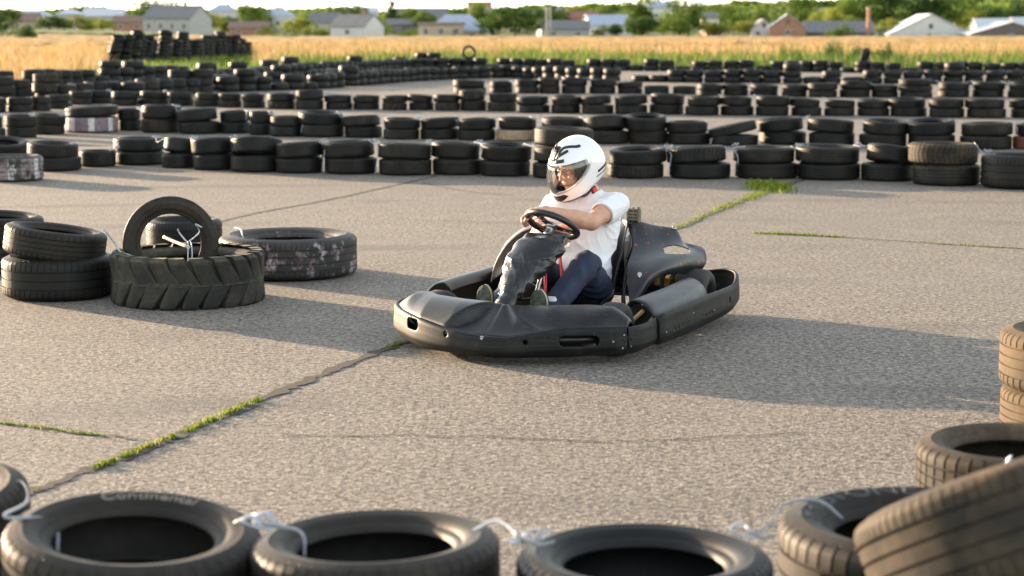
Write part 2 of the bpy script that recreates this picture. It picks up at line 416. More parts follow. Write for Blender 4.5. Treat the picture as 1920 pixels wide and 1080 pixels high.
rowA=[(-40,56,264,312,2,'T'),(58,150,262,322,2,''),(150,217,277,314,1,'T'),(214,310,253,311,2,''),(303,370,256,316,2,'T'),(363,445,253,320,2,''),(431,530,255,324,2,'T'),(517,607,261,326,2,''),(607,708,259,328,2,''),(711,809,263,330,2,''),(812,903,262,329,2,''),(899,995,265,332,2,''),(998,1096,270,336,2,''),
 (1137,1246,272,336,2,''),(1257,1368,269,337,2,''),(1378,1496,269,337,2,''),(1497,1612,267,339,2,''),(1616,1712,268,341,2,'T'),(1711,1839,262,350,2,''),(1841,1985,282,357,1,'L')]
rowB=[(-40,12,214,263,2,''),(12,69,213,259,2,''),(62,122,211,253,2,''),(124,225,196,250,2,'P'),(222,268,200,246,2,''),(266,338,193,250,2,''),(338,413,200,252,2,''),(411,470,204,251,2,''),(469,512,206,254,2,''),(506,569,214,257,2,''),(565,645,206,258,2,''),(646,718,213,259,2,''),(718,788,218,262,2,''),(789,861,217,262,2,''),(858,930,218,264,2,''),(930,1003,216,265,2,'C'),(1017,1097,216,268,2,''),(1097,1178,216,271,2,'T'),(1175,1252,212,271,2,'T'),(1251,1331,223,272,2,''),(1333,1420,229,274,2,'K'),(1422,1510,217,272,2,''),(1515,1602,219,275,2,''),(1611,1697,221,277,2,''),(1701,1790,221,279,2,''),(1801,1893,225,281,2,''),(1898,1985,228,281,2,'R')]
rowC=[(-35,14,183,212,2,''),(17,65,182,211,2,''),(60,97,182,209,2,''),(92,138,177,205,2,''),(132,175,176,197,2,''),(160,213,167,195,2,''),(213,260,170,199,2,''),(262,318,175,198,2,''),(320,366,176,199,2,''),(367,415,172,201,2,''),(415,455,176,202,2,''),(457,500,177,203,2,''),(504,555,172,205,2,''),(556,608,166,206,2,''),(612,663,178,206,2,''),(663,713,176,206,2,''),(717,765,177,207,2,''),(767,815,175,207,2,''),(815,864,175,208,2,''),(864,912,166,208,2,''),(914,968,172,209,2,''),(973,1031,178,212,2,''),(1032,1089,177,213,2,''),(1091,1149,177,214,2,''),(1152,1213,176,215,2,''),(1217,1280,173,215,2,''),(1284,1346,178,217,2,''),(1350,1411,178,217,2,''),(1415,1477,177,218,2,''),(1482,1538,182,218,2,''),(1543,1600,184,218,2,''),(1605,1665,184,218,2,''),(1668,1734,181,219,2,''),(1741,1804,182,221,2,''),(1811,1882,182,222,2,''),(1892,1960,184,222,2,'')]
rowD=[(851,912,148,177,2,''),(919,962,150,174,2,''),(967,1010,147,176,2,''),(1010,1050,144,176,2,''),(1051,1099,143,176,2,''),(1103,1154,146,176,2,''),(1157,1204,154,176,2,''),(1207,1253,158,177,1,''),(1260,1303,159,177,1,'T'),(1305,1352,159,180,2,''),(1354,1402,157,180,2,''),(1405,1455,156,181,2,''),(1463,1511,158,182,2,''),(1513,1567,153,183,2,''),(1570,1629,150,183,2,''),(1630,1681,157,183,2,''),(1683,1745,146,184,3,''),(1755,1812,152,183,2,''),(1818,1878,151,183,2,''),(1886,1945,152,184,2,'')]
def paint(t,mat,lab,v=None): t['mat']=mat; t['label']=lab; 
for row,name in((rowA,RA),(rowB,RB),(rowC,RC),(rowD,'the fourth long row')):
    for i,(a,b,yt,yb,n,fl) in enumerate(row):
        r=stack(a,b,yt,yb,name,i,n,fl)
        if 'P' in fl:
            paint(r[0],'paint_stripe','faded purple painted tyre with white stripes under a black one, second long row'); r[0]['W']*=1.25; r[1]['W']*=.8; r[1]['loc'].z=r[0]['W']+.003
        if 'C' in fl: paint(r[0],'paint_cream','faded cream painted tyre under a black one, just left of the white helmet')
        if 'R' in fl: paint(r[0],'rubber_red','faded red painted tyre at the right end of the second long row'); r[1]['mat']='rubber_brown'
    # make sure row A has its own hand-picked looks
A18=[t for t in TY if 'nineteenth stack from left in the nearest' in t['label']]
A18[1].update(mat='rubber_dusty',v=3,label='tan tyre with deep chevron tread topping the stack beside the lone truck tyre'); A18[0].update(v=1)
t=[t for t in TY if 'twentieth place from left in the nearest' in t['label']][0]; t.update(label='wide black truck tyre lying alone at the right end of the nearest long row',v=4)
# third tyre on the stack behind the helmet
g=STK[12]; ty((g['c'][0]+.06,g['c'][1]+.1,g['h']+.01),.33,.2,'brown dusty tyre, third one up on the stack right behind the white helmet',(0.02,.03,None),v=1,mat='rubber_brown',group='tyres stacked in '+RA)
# painted truck tyre at the left edge
g=G(22,342); g[0]=CX(20,g[1]+.33); ty((g[0],g[1]+.33,.002),.35,.27,'truck tyre flaking white and pink paint, cut by the left edge near the nearest row',v=0,mat='paint_white')
# far rows, along the bends of the track
def along(pts,w0,h,name,n=2,jit=.12,gap=1.0,sk=0.02):
    W=[G(x,y)[:2] for x,y in pts]; W=catmull(W,14); d=0; i=0; last=W[0]; acc=1e9; step=w0*gap
    for p in W[1:]:
        seg=np.linalg.norm(p-last); u=(p-last)/max(seg,1e-6); s=0
        while acc+ (seg-s)>=step:
            s+=max(step-acc,0) if acc<1e8 else 0; acc=0; q=last+u*s
            if random.random()>sk:
                nn=n if random.random()>.22 else n+random.choice([-1,1]); R=w0/2*random.uniform(.92,1.04); z=0
                for k in range(max(nn,1)):
                    hh=h/n*random.uniform(.9,1.12)
                    ty((q[0]+random.uniform(-.03,.03),q[1]+random.uniform(-.06,.06),z+.002),R*random.uniform(.95,1.02),hh*.985,f'tyre {ordn(k)} up in {ordn(i)} stack from left, {name}',(random.uniform(-.03,.03),random.uniform(-.03,.03),None),v=random.choice([0,1]),mat=random.choice(['rubber','rubber','rubber','rubber_brown','rubber_clean']),group='tyres stacked in '+name); z+=hh
            i+=1
        acc+=seg-s; last=p
along([(955,146),(1180,153),(1440,156),(1700,157),(1960,158)],.63,.42,'the fifth long row')
along([(-40,196),(120,190),(270,181),(420,173),(600,166),(760,153),(870,148),(955,146)],.62,.42,'curved row left of the bend',2,sk=.03)
along([(-30,184),(60,180),(120,175),(230,169),(340,163)],.62,.62,'tall row by the left field',3,sk=0,gap=1.0)
along([(345,162),(480,152),(560,143),(640,138),(700,134),(760,130),(860,129)],.63,.46,'low row beside the tyre heap',2,sk=.05)
along([(250,186),(350,174),(470,163),(560,156),(640,149)],.62,.4,'middle row left of the bend',2,sk=.1)
along([(750,127),(960,130),(1200,133),(1440,134),(1640,137),(1800,139),(1960,141)],.66,.46,'the last row before the grass',2,sk=.06)
# heap of old tyres beyond the track
hp0=G(214,124); hp1=G(455,110)
for r_ in range(3):
    for c_ in range(11 if r_<2 else 9):
        f=c_/10.; q=hp0*(1-f)+hp1*f; q=q+np.array([random.uniform(-.1,.1)+.25*r_,r_*.62,0]); lean=random.uniform(-.14,.2) if c_>1 else .26-.04*c_; n=int(7+random.choice([-1,0,0,1])-(2 if c_>8 else (1 if c_ in(3,6,7) else 0))); ta=random.uniform(-.1,.1)
        for k in range(n):
            z=k*.205; ty((q[0]+z*math.tan(lean),q[1]+z*math.tan(ta),z),random.uniform(.29,.33),.2,'tyre in the tall heap at the field edge',(-ta,lean,None),v=0,mat='rubber_clean',group='heap')
        if random.random()<.35 : ty((q[0]+n*.205*math.tan(lean),q[1]-.1,n*.205+.02),.31,.2,'x',(.3,random.uniform(-.3,.3),random.uniform(0,3)),v=0,mat='rubber_clean',group='heap')
# odd upright tyres
def upright(x,y,d,R,W,rz,lean,label,mat='rubber',v=0,zc=None):
    p=AT(x,y,d); zc=p[2] if zc is None else zc
    # centre of the tyre at p
    E_=Euler((pi/2+lean,0,rz)).to_matrix(); c=Vector((p[0],p[1],zc))-E_@Vector((0,0,W/2))
    t=ty(c,R,W,label,v=v,mat=mat); t['rot']=tuple(Euler((pi/2+lean,0,rz))); return t
upright(879,110,82,.31,.18,.1,0,'tyre standing upright on the last row before the grass, above the track bend','rubber_clean',zc=.74)
upright(1622,112,76,.33,.2,1.1,.2,'tyre standing upright on the last row before the grass, at right','rubber_brown',zc=.66)
# middle-left group
g=G(104,568); g=np.array([CX(104,g[1]+.335),g[1],0])
ty((g[0],g[1]+.335,.003),.345,.25,'wide ribbed truck tyre lying beside the knobbly tractor tyre, under a tilted car tyre',v=4,mat='rubber')
ty((g[0]-.03,g[1]+.33,.243),.31,.18,'tilted car tyre lying askew on the wide ribbed truck tyre at left',(.03,.14,.4),v=1,mat='rubber_brown')
g=G(-10,522); g[0]=CX(-12,g[1]+.45); ty((g[0]-.02,g[1]+.45,.002),.31,.19,'lower tyre of the pair half hidden at the left edge behind the tilted tyre'); ty((g[0]+.0,g[1]+.45,.195),.31,.19,'upper tyre of the pair half hidden at the left edge behind the tilted tyre',(.05,-.04,None),mat='rubber_brown')
g=G(326,531); g[0]=CX(350,g[1]+1.5); ty((g[0]-.03,g[1]+1.5,.002),.275,.27,'dark tyre lying behind the upright tyre that stands in the tractor tyre',v=0,mat='rubber_clean')
g=G(538,530); g[0]=CX(538,g[1]+.455); t7=ty((g[0],g[1]+.455,.003),.462,.27,'large black lorry tyre with flaking pink and white paint patches on its tread',(0,0,.6),v=5,mat='paint_pink')
upright(320,456,11.42,.29,.15,.2,-.06,'slim tyre standing upright inside the knobbly tractor tyre','rubber_brown',1)
TY[-1]['mat']='rubber'
# foreground
def fg(x,y,z,R,W,label,rot=(0,0,None),v=1,mat='rubber'):
    p=G(x,y,z); return ty((p[0],p[1],z-W),R,W,label,rot,v=v,mat=mat)
def under(t,R,W,label,mat='rubber'): 
    l=t['loc']; ty((l.x+random.uniform(-.03,.03),l.y+.02,.003),R,W,label,v=0,mat=mat)
FG0=fg(243,985,.40,.318,.2,'tyre with pale raised sidewall letters, second from the left along the bottom edge',(.02,-.10,2.1),1,'rubber_brown')
FG1=fg(706,1005,.385,.309,.2,'dark tyre with big twine knot on left rim, third from left along the bottom edge',(0,.03,None),4,'rubber')
FG2=fg(1208,1036,.375,.31,.2,'dark tyre with knots at both rims, fourth from left along the bottom edge',(0,0,None),0,'rubber_clean')
FGm=fg(-160,915,.41,.31,.22,'tyre cut by the left edge, first from the left along the bottom edge',(0.03,.1,None),0,'rubber_dusty')
FG4=fg(1745,972,.39,.385,.26,'large tyre with tan outer edge and raised letters in the bottom right corner',(.0,.0,0),4,'rubber_brown')
FG6=fg(1905,826,.385,.295,.2,'tan block tread tyre with a white twine tab, behind the bottom right corner tyres',(0,.02,None),2,'rubber_dusty')
FG7=fg(2036,618,.43,.335,.235,'tan ribbed tyre on top of the stack cut by the right edge',(0,0,None),1,'rubber_tan')
for t,l in((FG0,'under tyre of the bottom edge stack whose top tyre has raised letters'),(FG1,'under tyre of the bottom edge stack with the big twine knot'),(FG2,'under tyre of the fourth stack along the bottom edge'),(FGm,'under tyre of the stack cut by the bottom left corner'),(FG6,'under tyre of the stack topped by the tan block tread tyre')):
    under(t,t['R'],t['loc'].z-.006,l)
under(FG4,.385,FG4['loc'].z-.006,'under tyre of the bottom right corner stack')
ty((FG7['loc'].x-.0,FG7['loc'].y,.003),.325,.19,'tan lower tyre of the stack cut by the right edge',mat='rubber_tan',v=1)
# leaning tyre over the bottom-right stack
_Rl=Euler((-.44,-.23,.2)); _nl=_Rl.to_matrix()@Vector((0,0,1)); _p=Vector([float(q) for q in G(1872,896,.60)])-_nl*.25
t=ty(_p,.36,.25,'dusty ribbed tyre leaning on the large tyre in the bottom right corner',v=5,mat='rubber_dusty'); t['rot']=tuple(_Rl)
# ------------------------------------------------------------------ link the tyres
def cdist(t): return (t['loc']-Vector((0,0,HC))).length
main=[t for t in TY if t['group']!='heap']; heap=[t for t in TY if t['group']=='heap']
TY.sort(key=lambda t:(t['loc'].y+(40 if t['group']=='heap' else 0)))
near,far=TY[:296],TY[296:]
print('TYRES',len(TY),'near',len(near),'far',len(far),'last near y',near[-1]['loc'].y)
lets=[]
for t in near:
    me=vmesh(t['v'],t['mat']); s=t['R']/R0
    o=obj('tyre',me,None,None,t['loc'],t['rot'],(s,s,t['W']/W0)); tag(o,t['label'],'tyre',t['group'] if t['group']!='heap' else None); t['o']=o
VL,FL=tyre_np(R0,W0,r0,lo=True)
VV=[];FF_=[];n=0
for t in far:
    S=np.array([t['R']/R0,t['R']/R0,t['W']/W0]); Rm=np.array(Euler(t['rot']).to_matrix()); VV.append((VL*S)@Rm.T+np.array(t['loc'])); FF_.append(FL+n); n+=len(VL)
o=obj('distant_tyres',fast_mesh('distant_tyres',np.concatenate(VV),np.concatenate(FF_)),M['rubber']); tag(o,'mass of black tyres in the last rows and the tall heap before the grass field','tyres','distant tyres','stuff')
# tractor tyre with lugs
def tractor():
    R,r,W,N=.432,.315,.29,22; h=W/2
    prof=[(r,.62),(r+.01,.8),(r+.03,.86),(r+.06,.93),(R-.03,.95),(R-.008,.86),(R,.6),(R+.004,0)]
    prof=[(a,-b*h) for a,b in prof]+[(a,b*h) for a,b in prof[::-1][1:]]+[(r+.02,.5*h),(R-.05,.7*h),(R-.03,0),(R-.05,-.7*h),(r+.02,-.5*h)]
    mb=MB(); mb.lathe(prof,96,closed=True,M=Matrix.Translation((0,0,h)))
    # curved lugs that alternate from both shoulders
    for i in range(N):
        for s in(-1,1):
            a0=2*pi*(i+(.5 if s>0 else 0))/N+random.uniform(-.02,.02); hh=.031+random.uniform(-.006,.005); pts=[]
            m=9
            Vv=[];F=[]
            for j in range(m):
                f=j/(m-1); z=s*h*(1.07-1.14*f); a=a0+.20*f**1.1+random.uniform(-.006,.006); wd=(.040+.022*f)/R
                top=R+hh*(1.15-.35*f if f>.1 else 1.05); bot=R-.05 if f<.15 else R-.02
                if f==0: top=R+.012
                Vv+=[(bot,a-wd*1.25,z),(top,a-wd,z),(top,a+wd,z),(bot,a+wd*1.25,z)]
            P=[(ro*cos(a),ro*sin(a),z+h) for ro,a,z in Vv]
            for j in range(m-1):
                b=j*4
                for q in range(3): F.append((b+q,b+q+1,b+q+5,b+q+4) if s>0 else (b+q,b+q+4,b+q+5,b+q+1))
            F+=[(0,1,2,3),tuple(4*(m-1)+q for q in(3,2,1,0))]; mb.add(P,F)
    return mb
g=G(348,583); g[0]=(348-960)/FPX*(g[1]+.455); tm=rubber('mossy_rubber',(.018,.019,.018),(.14,.125,.085),.6,.8,.8).m
tr=tractor().build('tractor_tyre',tm,None,True,loc=(g[0],g[1]+.455,.004)); tr.rotation_euler=(0,0,.3); bevel(tr,.005,2,50); tag(tr,'knobbly tractor tyre with curved lugs and a slim tyre standing in it','tyre')
# raised sidewall letters
def ring_text(txt,size,rad,t,a0,mat,span,zoff=.004):
    c=bpy.data.curves.new('t','FONT'); c.body=txt; c.size=size; c.extrude=.0025; c.align_x='CENTER'; tmp=bpy.data.objects.new('t',c); COL.objects.link(tmp)
    dg=bpy.context.evaluated_depsgraph_get(); me=bpy.data.meshes.new_from_object(tmp.evaluated_get(dg)); bpy.data.objects.remove(tmp)
    s=t['R']/R0; zs=t['W']/W0
    for v in me.vertices:
        x,y,z=v.co; a=a0-x/rad*span; ro=rad+y; f=(ro*1.0/s-r0)/(R0-r0)
        zz=W0/2*(1+np.interp(f,[0,.3,.45,.6,.72,.9,1],[.7,.93,.985,1.0,.985,.955,.8]))
        v.co=(ro*cos(a)/s,ro*sin(a)/s,zz+z/zs+.0005)
    o=obj('lettering',me,mat,t['o']); return o
lm=plain('worn_letter_rubber',(.20,.17,.14),.75,0,.3,60)
lm2=plain('dark_letter_rubber',(.045,.045,.045),.6,0,.3,60)
ring_text('Continental',.040,.236,FG0,pi/2-FG0['rot'][2]+.02,lm,1.3)
ring_text('FIRESTONE',.07,.285,FG4,pi/2+.72,lm2,1.35)
# ------------------------------------------------------------------ twine between stacks
def twine(pts,label,r=.006,mat='twine',flat=.35,grp='twine tying the tyres'):
    mb=MB(); 
    for P in pts: mb.tube(catmull(P,6),r,6,flat=flat)
    o=mb.build('twine',M[mat],None,True); tag(o,label,'twine',grp); return o
def knot(c,s):
    c=Vector(c); P=[]
    for k in range(3):
        a=random.uniform(0,6.28); P.append([c,c+Vector((cos(a)*.5,sin(a)*.4,.5))*s,c+Vector((cos(a+.7),sin(a+.7)*.6,.35))*s,c+Vector((cos(a+1.4)*.4,sin(a+1.4)*.4,.05))*s,c+Vector((cos(a+2.5)*.9,sin(a+2.5)*.5,.3*random.random()-.1))*s])
    return P
rows={}
for s_ in STK: rows.setdefault(s_['row'],[]).append(s_)
for rn,skip,pr in((RA,(),.85),(RB,(),.6),(RC,(),.45),('the fourth long row',(),.35)):
    L=rows[rn]
    for a,b in zip(L,L[1:]):
        if random.random()>pr: continue
        mid=(a['c']+b['c'])/2; dx=b['c'][0]-a['c'][0]; z=min(a['h'],b['h'])+.012
        pa=a['c']+np.array([a['R']*.72,-.1,0]); pb=b['c']+np.array([-b['R']*.72,-.1,0]); pa[2]=a['h']+.012; pb[2]=b['h']+.012
        m2=mid.copy(); m2[1]-=.12; m2[2]=z-.02+random.uniform(-.04,.03)
        P=[[pa,m2,pb]]+[[Vector(q) for q in K] for K in knot((mid[0],mid[1]-.15,z+.01),.05)]
        if random.random()<.5: e=m2+np.array([random.uniform(-.03,.03),-.12,-z*random.uniform(.3,.9)]); P.append([m2,m2+np.array([.02,-.1,-.05]),e])
        twine(P,f'white plastic twine between {ordn(a["i"])} and {ordn(b["i"])} stacks from left in {rn}',.005)
def top(t,f,a,dz=.012): # a point on the upper sidewall of tyre t
    R=t['R']; ro=(r0+(R0-r0)*f)/R0*R; return np.array(t['loc'])+np.array([ro*cos(a),ro*sin(a),t['W']*(1.0 if f>.2 else .93)+dz])
p0=top(FGm,.7,.1); p1=top(FG0,.45,pi-.2)
twine([[top(FGm,.2,-.3),p0,(p0+p1)/2+[0,0,-.01],top(FG0,.9,pi+.1,.03),top(FG0,.1,pi-.25),top(FG0,0,pi-.25)-[0,0,.08]]],'pale twine crossing from bottom left corner tyre into the lettered tyre',.0045)
c=top(FG1,.8,pi-.05,.02); P=knot(c,.05)+knot(c+[.03,.03,0],.05)
twine([[top(FG0,.5,.25,-.01),top(FG0,.95,.1,.02),top(FG1,.95,pi-.1,.02),top(FG1,.1,pi-.3,.01),top(FG1,0,pi-.3)-[0,0,.07]]]+P,'big looped white twine knot between the lettered tyre and its right neighbour',.0045)
c=top(FG2,.85,pi-.12,.02); P=knot(c,.05)+knot(c+[.02,-.03,0],.06)
twine([[top(FG1,.2,.2,-.0),top(FG1,.9,.1,.03),top(FG2,.95,pi-.2,.02),c]]+P,'looped white twine knot on the left rim of the fourth bottom edge tyre',.0045)
c=top(FG2,.75,.25,.02); P=knot(c,.06)
twine([[c,top(FG2,1,.2,.05),top(FG4,.85,pi-.1,.03),top(FG4,.3,pi-.35,.02),top(FG4,.0,pi-.6,-.02)]]+P,'long white twine from the fourth bottom edge tyre over the large lettered tyre',.0045)
c=top(FG6,.9,-1.9,.0); twine([[c+[0,0,.01],c+[-.012,-.03,-.0],c+[-.03,-.05,-.06],c+[-.05,-.055,-.11]]],'short white strap tab hanging on the tan block tread tyre',.013)
T1=[t for t in TY if 'wide ribbed truck' in t['label'] and t['v']==4][0]
L1=np.array(tr.location)
twine([[top(T1,.6,.6,.15),top(T1,1,.3,.06),L1+[-.40,-.05,.30],L1+[-.3,-.16,.28],L1+[-.25,-.2,.2]]],'blue white twine from the tilted tyre over the tractor tyre rim',.006)
twine([[L1+[-.02,.1,.34],L1+[.02,-.1,.36],L1+[.05,-.28,.32],L1+[.055,-.33,.27]],[L1+[-.0,.1,.34],L1+[.04,-.1,.35],L1+[.075,-.28,.32],L1+[.08,-.33,.27]]]+[[L1+[.0,-.02,.355],L1+[-.05,.03,.40],L1+[-.06,.01,.43]],[L1+[.01,0,.355],L1+[.07,.02,.41],L1+[.05,.0,.46],L1+[.09,0,.44]]],'frayed knotted twine across the tractor tyre opening',.0045,'twine')
twine([[L1+[-.18,.2,.36],L1+[-.08,.05,.345],L1+[.03,-.13,.335]]],'short pale stick lying over the tractor tyre opening',.011,'twine_old',1.,None)['category']='stick'
twine([[top(t7,.9,pi-.5,.02),top(t7,.4,pi-.35,.015),top(t7,.1,pi+.0,.0),top(t7,0,pi+.15,-.04)]],'pale twine over the left rim of the pink painted lorry tyre',.006)
# ------------------------------------------------------------------ ground
def terr(x,y):
    x=np.asarray(x,float); y=np.asarray(y,float)
    u=np.clip((y-430)/2200,0,2); base=(27+10*np.clip(x/np.maximum(y,1)/.25,0,1))*u**1.15
    base=base+np.clip((y-700)/1800,0,1)*9*np.clip((x/np.maximum(y,1)+.02)/.25,0,1)
    left=np.clip((-x/np.maximum(y,1)-.13)/.14,0,1); base=base+left*1.5*np.clip((y-180)/300,0,1)
    base=base+1.2*np.sin(x/170+1)*np.sin(y/260)*np.clip((y-500)/600,0,1)
    return np.where(y>3600,base-(y-3600)*.02,base)
def terr1(x,y): return float(terr(x,y))
m=NM('asphalt'); co=m.coord('Object')
big=m.noise(.35,5,.6,co); mid=m.noise(2.6,6,.6,co); fine=m.noise(70,5,.7,co)
st=m.voro(88,co,'F1','Distance'); stc=m.voro(88,co,'F1','Color'); st2=m.voro(150,co,'F1','Distance')
sepc=m.n('ShaderNodeSeparateColor'); m.l(stc,sepc.inputs[0])
c0=m.ramp(sepc.outputs[0],[(0,(.145,.124,.100)),(.5,(.238,.205,.165)),(.85,(.325,.282,.228)),(1,(.45,.39,.315))])
pit=m.ramp(m.noise(32,5,.72,co),[(.43,1),(.485,0)])
c1=m.mix(m.math('MULTIPLY',pit,.9),c0,(.045,.042,.042))
edge=m.ramp(st,[(.35,0),(.75,1)]); c2=m.mix(m.math('MULTIPLY',edge,.45),c1,(.12,.11,.10))
c3=m.mix(m.ramp(big,[(.35,0),(.7,.35)]),c2,(.17,.155,.14))
c4=m.mix(m.ramp(mid,[(.5,0),(.8,.3)]),c3,(.34,.30,.255))
# long soft dark tyre tracks that sweep across the slab
wv=m.n('ShaderNodeTexWave',wave_type='RINGS',rings_direction='SPHERICAL'); mp=m.n('ShaderNodeMapping'); m.l(co,mp.inputs[0]); mp.inputs['Location'].default_value=(-1.2,2.5,0)
m.l(mp.outputs[0],wv.inputs['Vector']); wv.inputs['Scale'].default_value=.16; wv.inputs['Distortion'].default_value=1.2; wv.inputs['Detail'].default_value=3; wv.inputs['Detail Scale'].default_value=.6
trk=m.math('MULTIPLY',m.ramp(wv.outputs[1],[(.86,0),(.97,1)]),m.ramp(m.noise(.5,3,.5,co),[(.45,0),(.62,.5)]))
c5=m.mix(trk,c4,(.09,.085,.08))
m.set(Base_Color=c5,Roughness=.88); m.b.inputs['Specular IOR Level'].default_value=.3
hgt=m.math('ADD',m.math('MULTIPLY',m.math('SUBTRACT',1.,st),.6),m.math('ADD',m.math('MULTIPLY',pit,-.9),m.math('MULTIPLY',fine,.5)))
m.bump(hgt,.75,.0065); M['asphalt']=m.m
# the slab: its far edge follows the last rows
edge_px=[(-300,196),(0,179),(120,171),(230,165),(345,158),(480,148),(600,136),(700,129),(760,126.5),(960,126),(1200,128),(1440,129),(1640,132),(1800,134),(1960,135),(2300,137)]
E2=[G(x,y)[:2]+[0,.9] for x,y in edge_px]
mb=MB(); P=[(-14,-6,0)]+[(-30,float(E2[0][1]),0)]+[(float(a),float(b),0) for a,b in E2]+[(45,float(E2[-1][1]),0),(30,-6,0)]
xs=[p[0] for p in P]
import bmesh
bm=bmesh.new(); vs_=[bm.verts.new(p) for p in P]; f=bm.faces.new(vs_); bmesh.ops.triangulate(bm,faces=[f]); me=bpy.data.meshes.new('asphalt'); bm.normal_update(); 
for f in bm.faces:
    if f.normal.z<0: f.normal_flip()
bm.to_mesh(me); bm.free(); tag(obj('asphalt_ground',me,M['asphalt']),kind='structure')
# terrain
ys=np.concatenate([np.arange(-40,150,8),np.geomspace(150,3600,70),[3800,4500,6000,9000]]); xs=np.concatenate([-np.geomspace(6000,20,50),np.arange(-16,17,4),np.geomspace(20,6000,50)])
X,Y=np.meshgrid(xs,ys); Zt=terr(X,Y)-.012; V=np.stack([X,Y,Zt],-1).reshape(-1,3); nx=len(xs); I=np.arange(len(ys)-1)[:,None]*nx+np.arange(nx-1)[None,:]
F=np.stack([I,I+1,I+nx+1,I+nx],-1).reshape(-1,4)
m=NM('terrain'); co=m.coord('Object'); pc=m.n('ShaderNodeMapping'); m.l(co,pc.inputs[0]); pc.inputs['Scale'].default_value=(.0016,.0052,0); pc.inputs['Rotation'].default_value=(0,0,.25)
fld=m.voro(1.,pc.outputs[0],'F1','Color'); sc=m.n('ShaderNodeSeparateColor'); m.l(fld,sc.inputs[0])
fc=m.ramp(sc.outputs[0],[(0,(.10,.13,.045)),(.35,(.07,.12,.035)),(.5,(.30,.24,.10)),(.75,(.36,.27,.13)),(1,(.12,.16,.06))],'CONSTANT')
nearc=m.ramp(m.noise(.08,5,.6,co),[(.35,(.045,.08,.018)),(.65,(.10,.12,.035))])
sp=m.n('ShaderNodeSeparateXYZ'); m.l(co,sp.inputs[0]); far=m.ramp(m.math('MULTIPLY',sp.outputs[1],.001),[(.7,0),(.9,1)])
m.set(Base_Color=m.mix(.35,m.mix(far,nearc,fc),m.ramp(m.noise(.02,6,.6,co),[(.3,(.06,.08,.03)),(.7,(.25,.22,.1))])),Roughness=.95); m.b.inputs['Specular IOR Level'].default_value=.1
tag(obj('terrain',fast_mesh('terrain',V,F),m.m),kind='structure')
# joints and cracks in the slab
cm=NM('joint_dirt'); cm.set(Base_Color=cm.ramp(cm.noise(40,4,.7),[(.4,(.012,.011,.010)),(.8,(.05,.044,.036))]),Roughness=.95)
def crack(name,px,w,jit=.25,wob=.01):
    P=catmull([G(x,y,0) for x,y in px],30); V=[];F=[]; ww=w; off=0
    for i,p in enumerate(P):
        a=P[max(i-1,0)];b=P[min(i+1,len(P)-1)]; t=(b-a)/np.linalg.norm(b-a); nrm=np.array([-t[1],t[0],0])
        off=off*.85+random.gauss(0,wob*.4)
        for s_ in(-1,1): q=p+nrm*(off+s_*w*.5*random.uniform(1-jit,1+jit)); V.append((q[0],q[1],.004))
        if i: F.append((2*i-2,2*i-1,2*i+1,2*i))
    # denser outline
    o=obj(name,mesh_np(name,V,F,False),cm.m); tag(o,kind='structure'); return P
J1=crack('pavement_joint',[(-40,975),(50,930),(290,835),(520,737),(750,645),(980,553),(1120,497),(1260,432),(1380,381),(1480,345),(1560,322)],.055,.75,.012)
J2=crack('pavement_joint',[(380,424),(470,402),(600,378),(720,352),(820,330)],.03,.4,.006)
J3=crack('pavement_crack',[(-20,792),(60,801),(160,814),(260,826)],.014,.8,.012)
J4=crack('pavement_crack',[(1405,437),(1500,441),(1620,448),(1780,459),(1940,468)],.022,.7,.01)
J5=crack('pavement_crack',[(540,818),(760,817),(960,822),(1140,828),(1330,822),(1500,812)],.011,.9,.014)
J6=crack('pavement_crack',[(790,343),(850,355),(900,362),(960,366)],.02,.8,.01)
J7=crack('pavement_crack',[(740,410),(900,417),(1000,420)],.012,.9,.01)
# ------------------------------------------------------------------ blades
def blade_mat(name,stops,trans=.45):
    m=NM(name); uv=m.coord('UV'); s=m.n('ShaderNodeSeparateXYZ'); m.l(uv,s.inputs[0]); c=m.ramp(s.outputs[0],stops)
    t=m.n('ShaderNodeBsdfTranslucent'); m.l(c,t.inputs[0]); m.set(Base_Color=c,Roughness=.7); m.b.inputs['Specular IOR Level'].default_value=.2
    mx=m.n('ShaderNodeMixShader'); mx.inputs[0].default_value=trans; m.l(m.b.outputs[0],mx.inputs[1]); m.l(t.outputs[0],mx.inputs[2]); m.l(mx.outputs[0],m.out.inputs[0]); return m.m
def blades(name,P,h,w,mat,label=None,cat='grass',lean=.35,rnd=None,kind='stuff',parent=None):
    n=len(P); a=rng.uniform(0,2*pi,n); la=rng.uniform(0,2*pi,n); ln=np.abs(rng.normal(0,lean,n))*h
    dx,dy=np.cos(a)*w/2,np.sin(a)*w/2; V=np.zeros((n,5,3))
    b=P.copy()
    V[:,0]=b+np.stack([-dx,-dy,0*dx],1); V[:,1]=b+np.stack([dx,dy,0*dx],1)
    mx=b+np.stack([np.cos(la)*ln*.3,np.sin(la)*ln*.3,h*.6],1)
    V[:,2]=mx+np.stack([dx*.8,dy*.8,0*dx],1); V[:,3]=mx-np.stack([dx*.8,dy*.8,0*dx],1)
    V[:,4]=b+np.stack([np.cos(la)*ln,np.sin(la)*ln,h],1)
    k=np.arange(n)[:,None]*5
    Fq=np.concatenate([k+[0,1,2],k+[0,2,3],k+[3,2,4]],0)
    me=fast_mesh(name,V.reshape(-1,3),Fq,False); uvl=me.uv_layers.new(name='UVMap'); idx=np.empty(len(me.loops),dtype=np.int32); me.loops.foreach_get('vertex_index',idx)
    r=rng.uniform(0,1,n) if rnd is None else rnd
    u=np.stack([np.repeat(r,5),np.tile([0,0,.6,.6,1],n)],1)[idx]; uvl.data.foreach_set('uv',u.astype(np.float32).ravel())
    o=obj(name,me,mat,parent)
    if label: tag(o,label,cat,kind=kind)
    return o
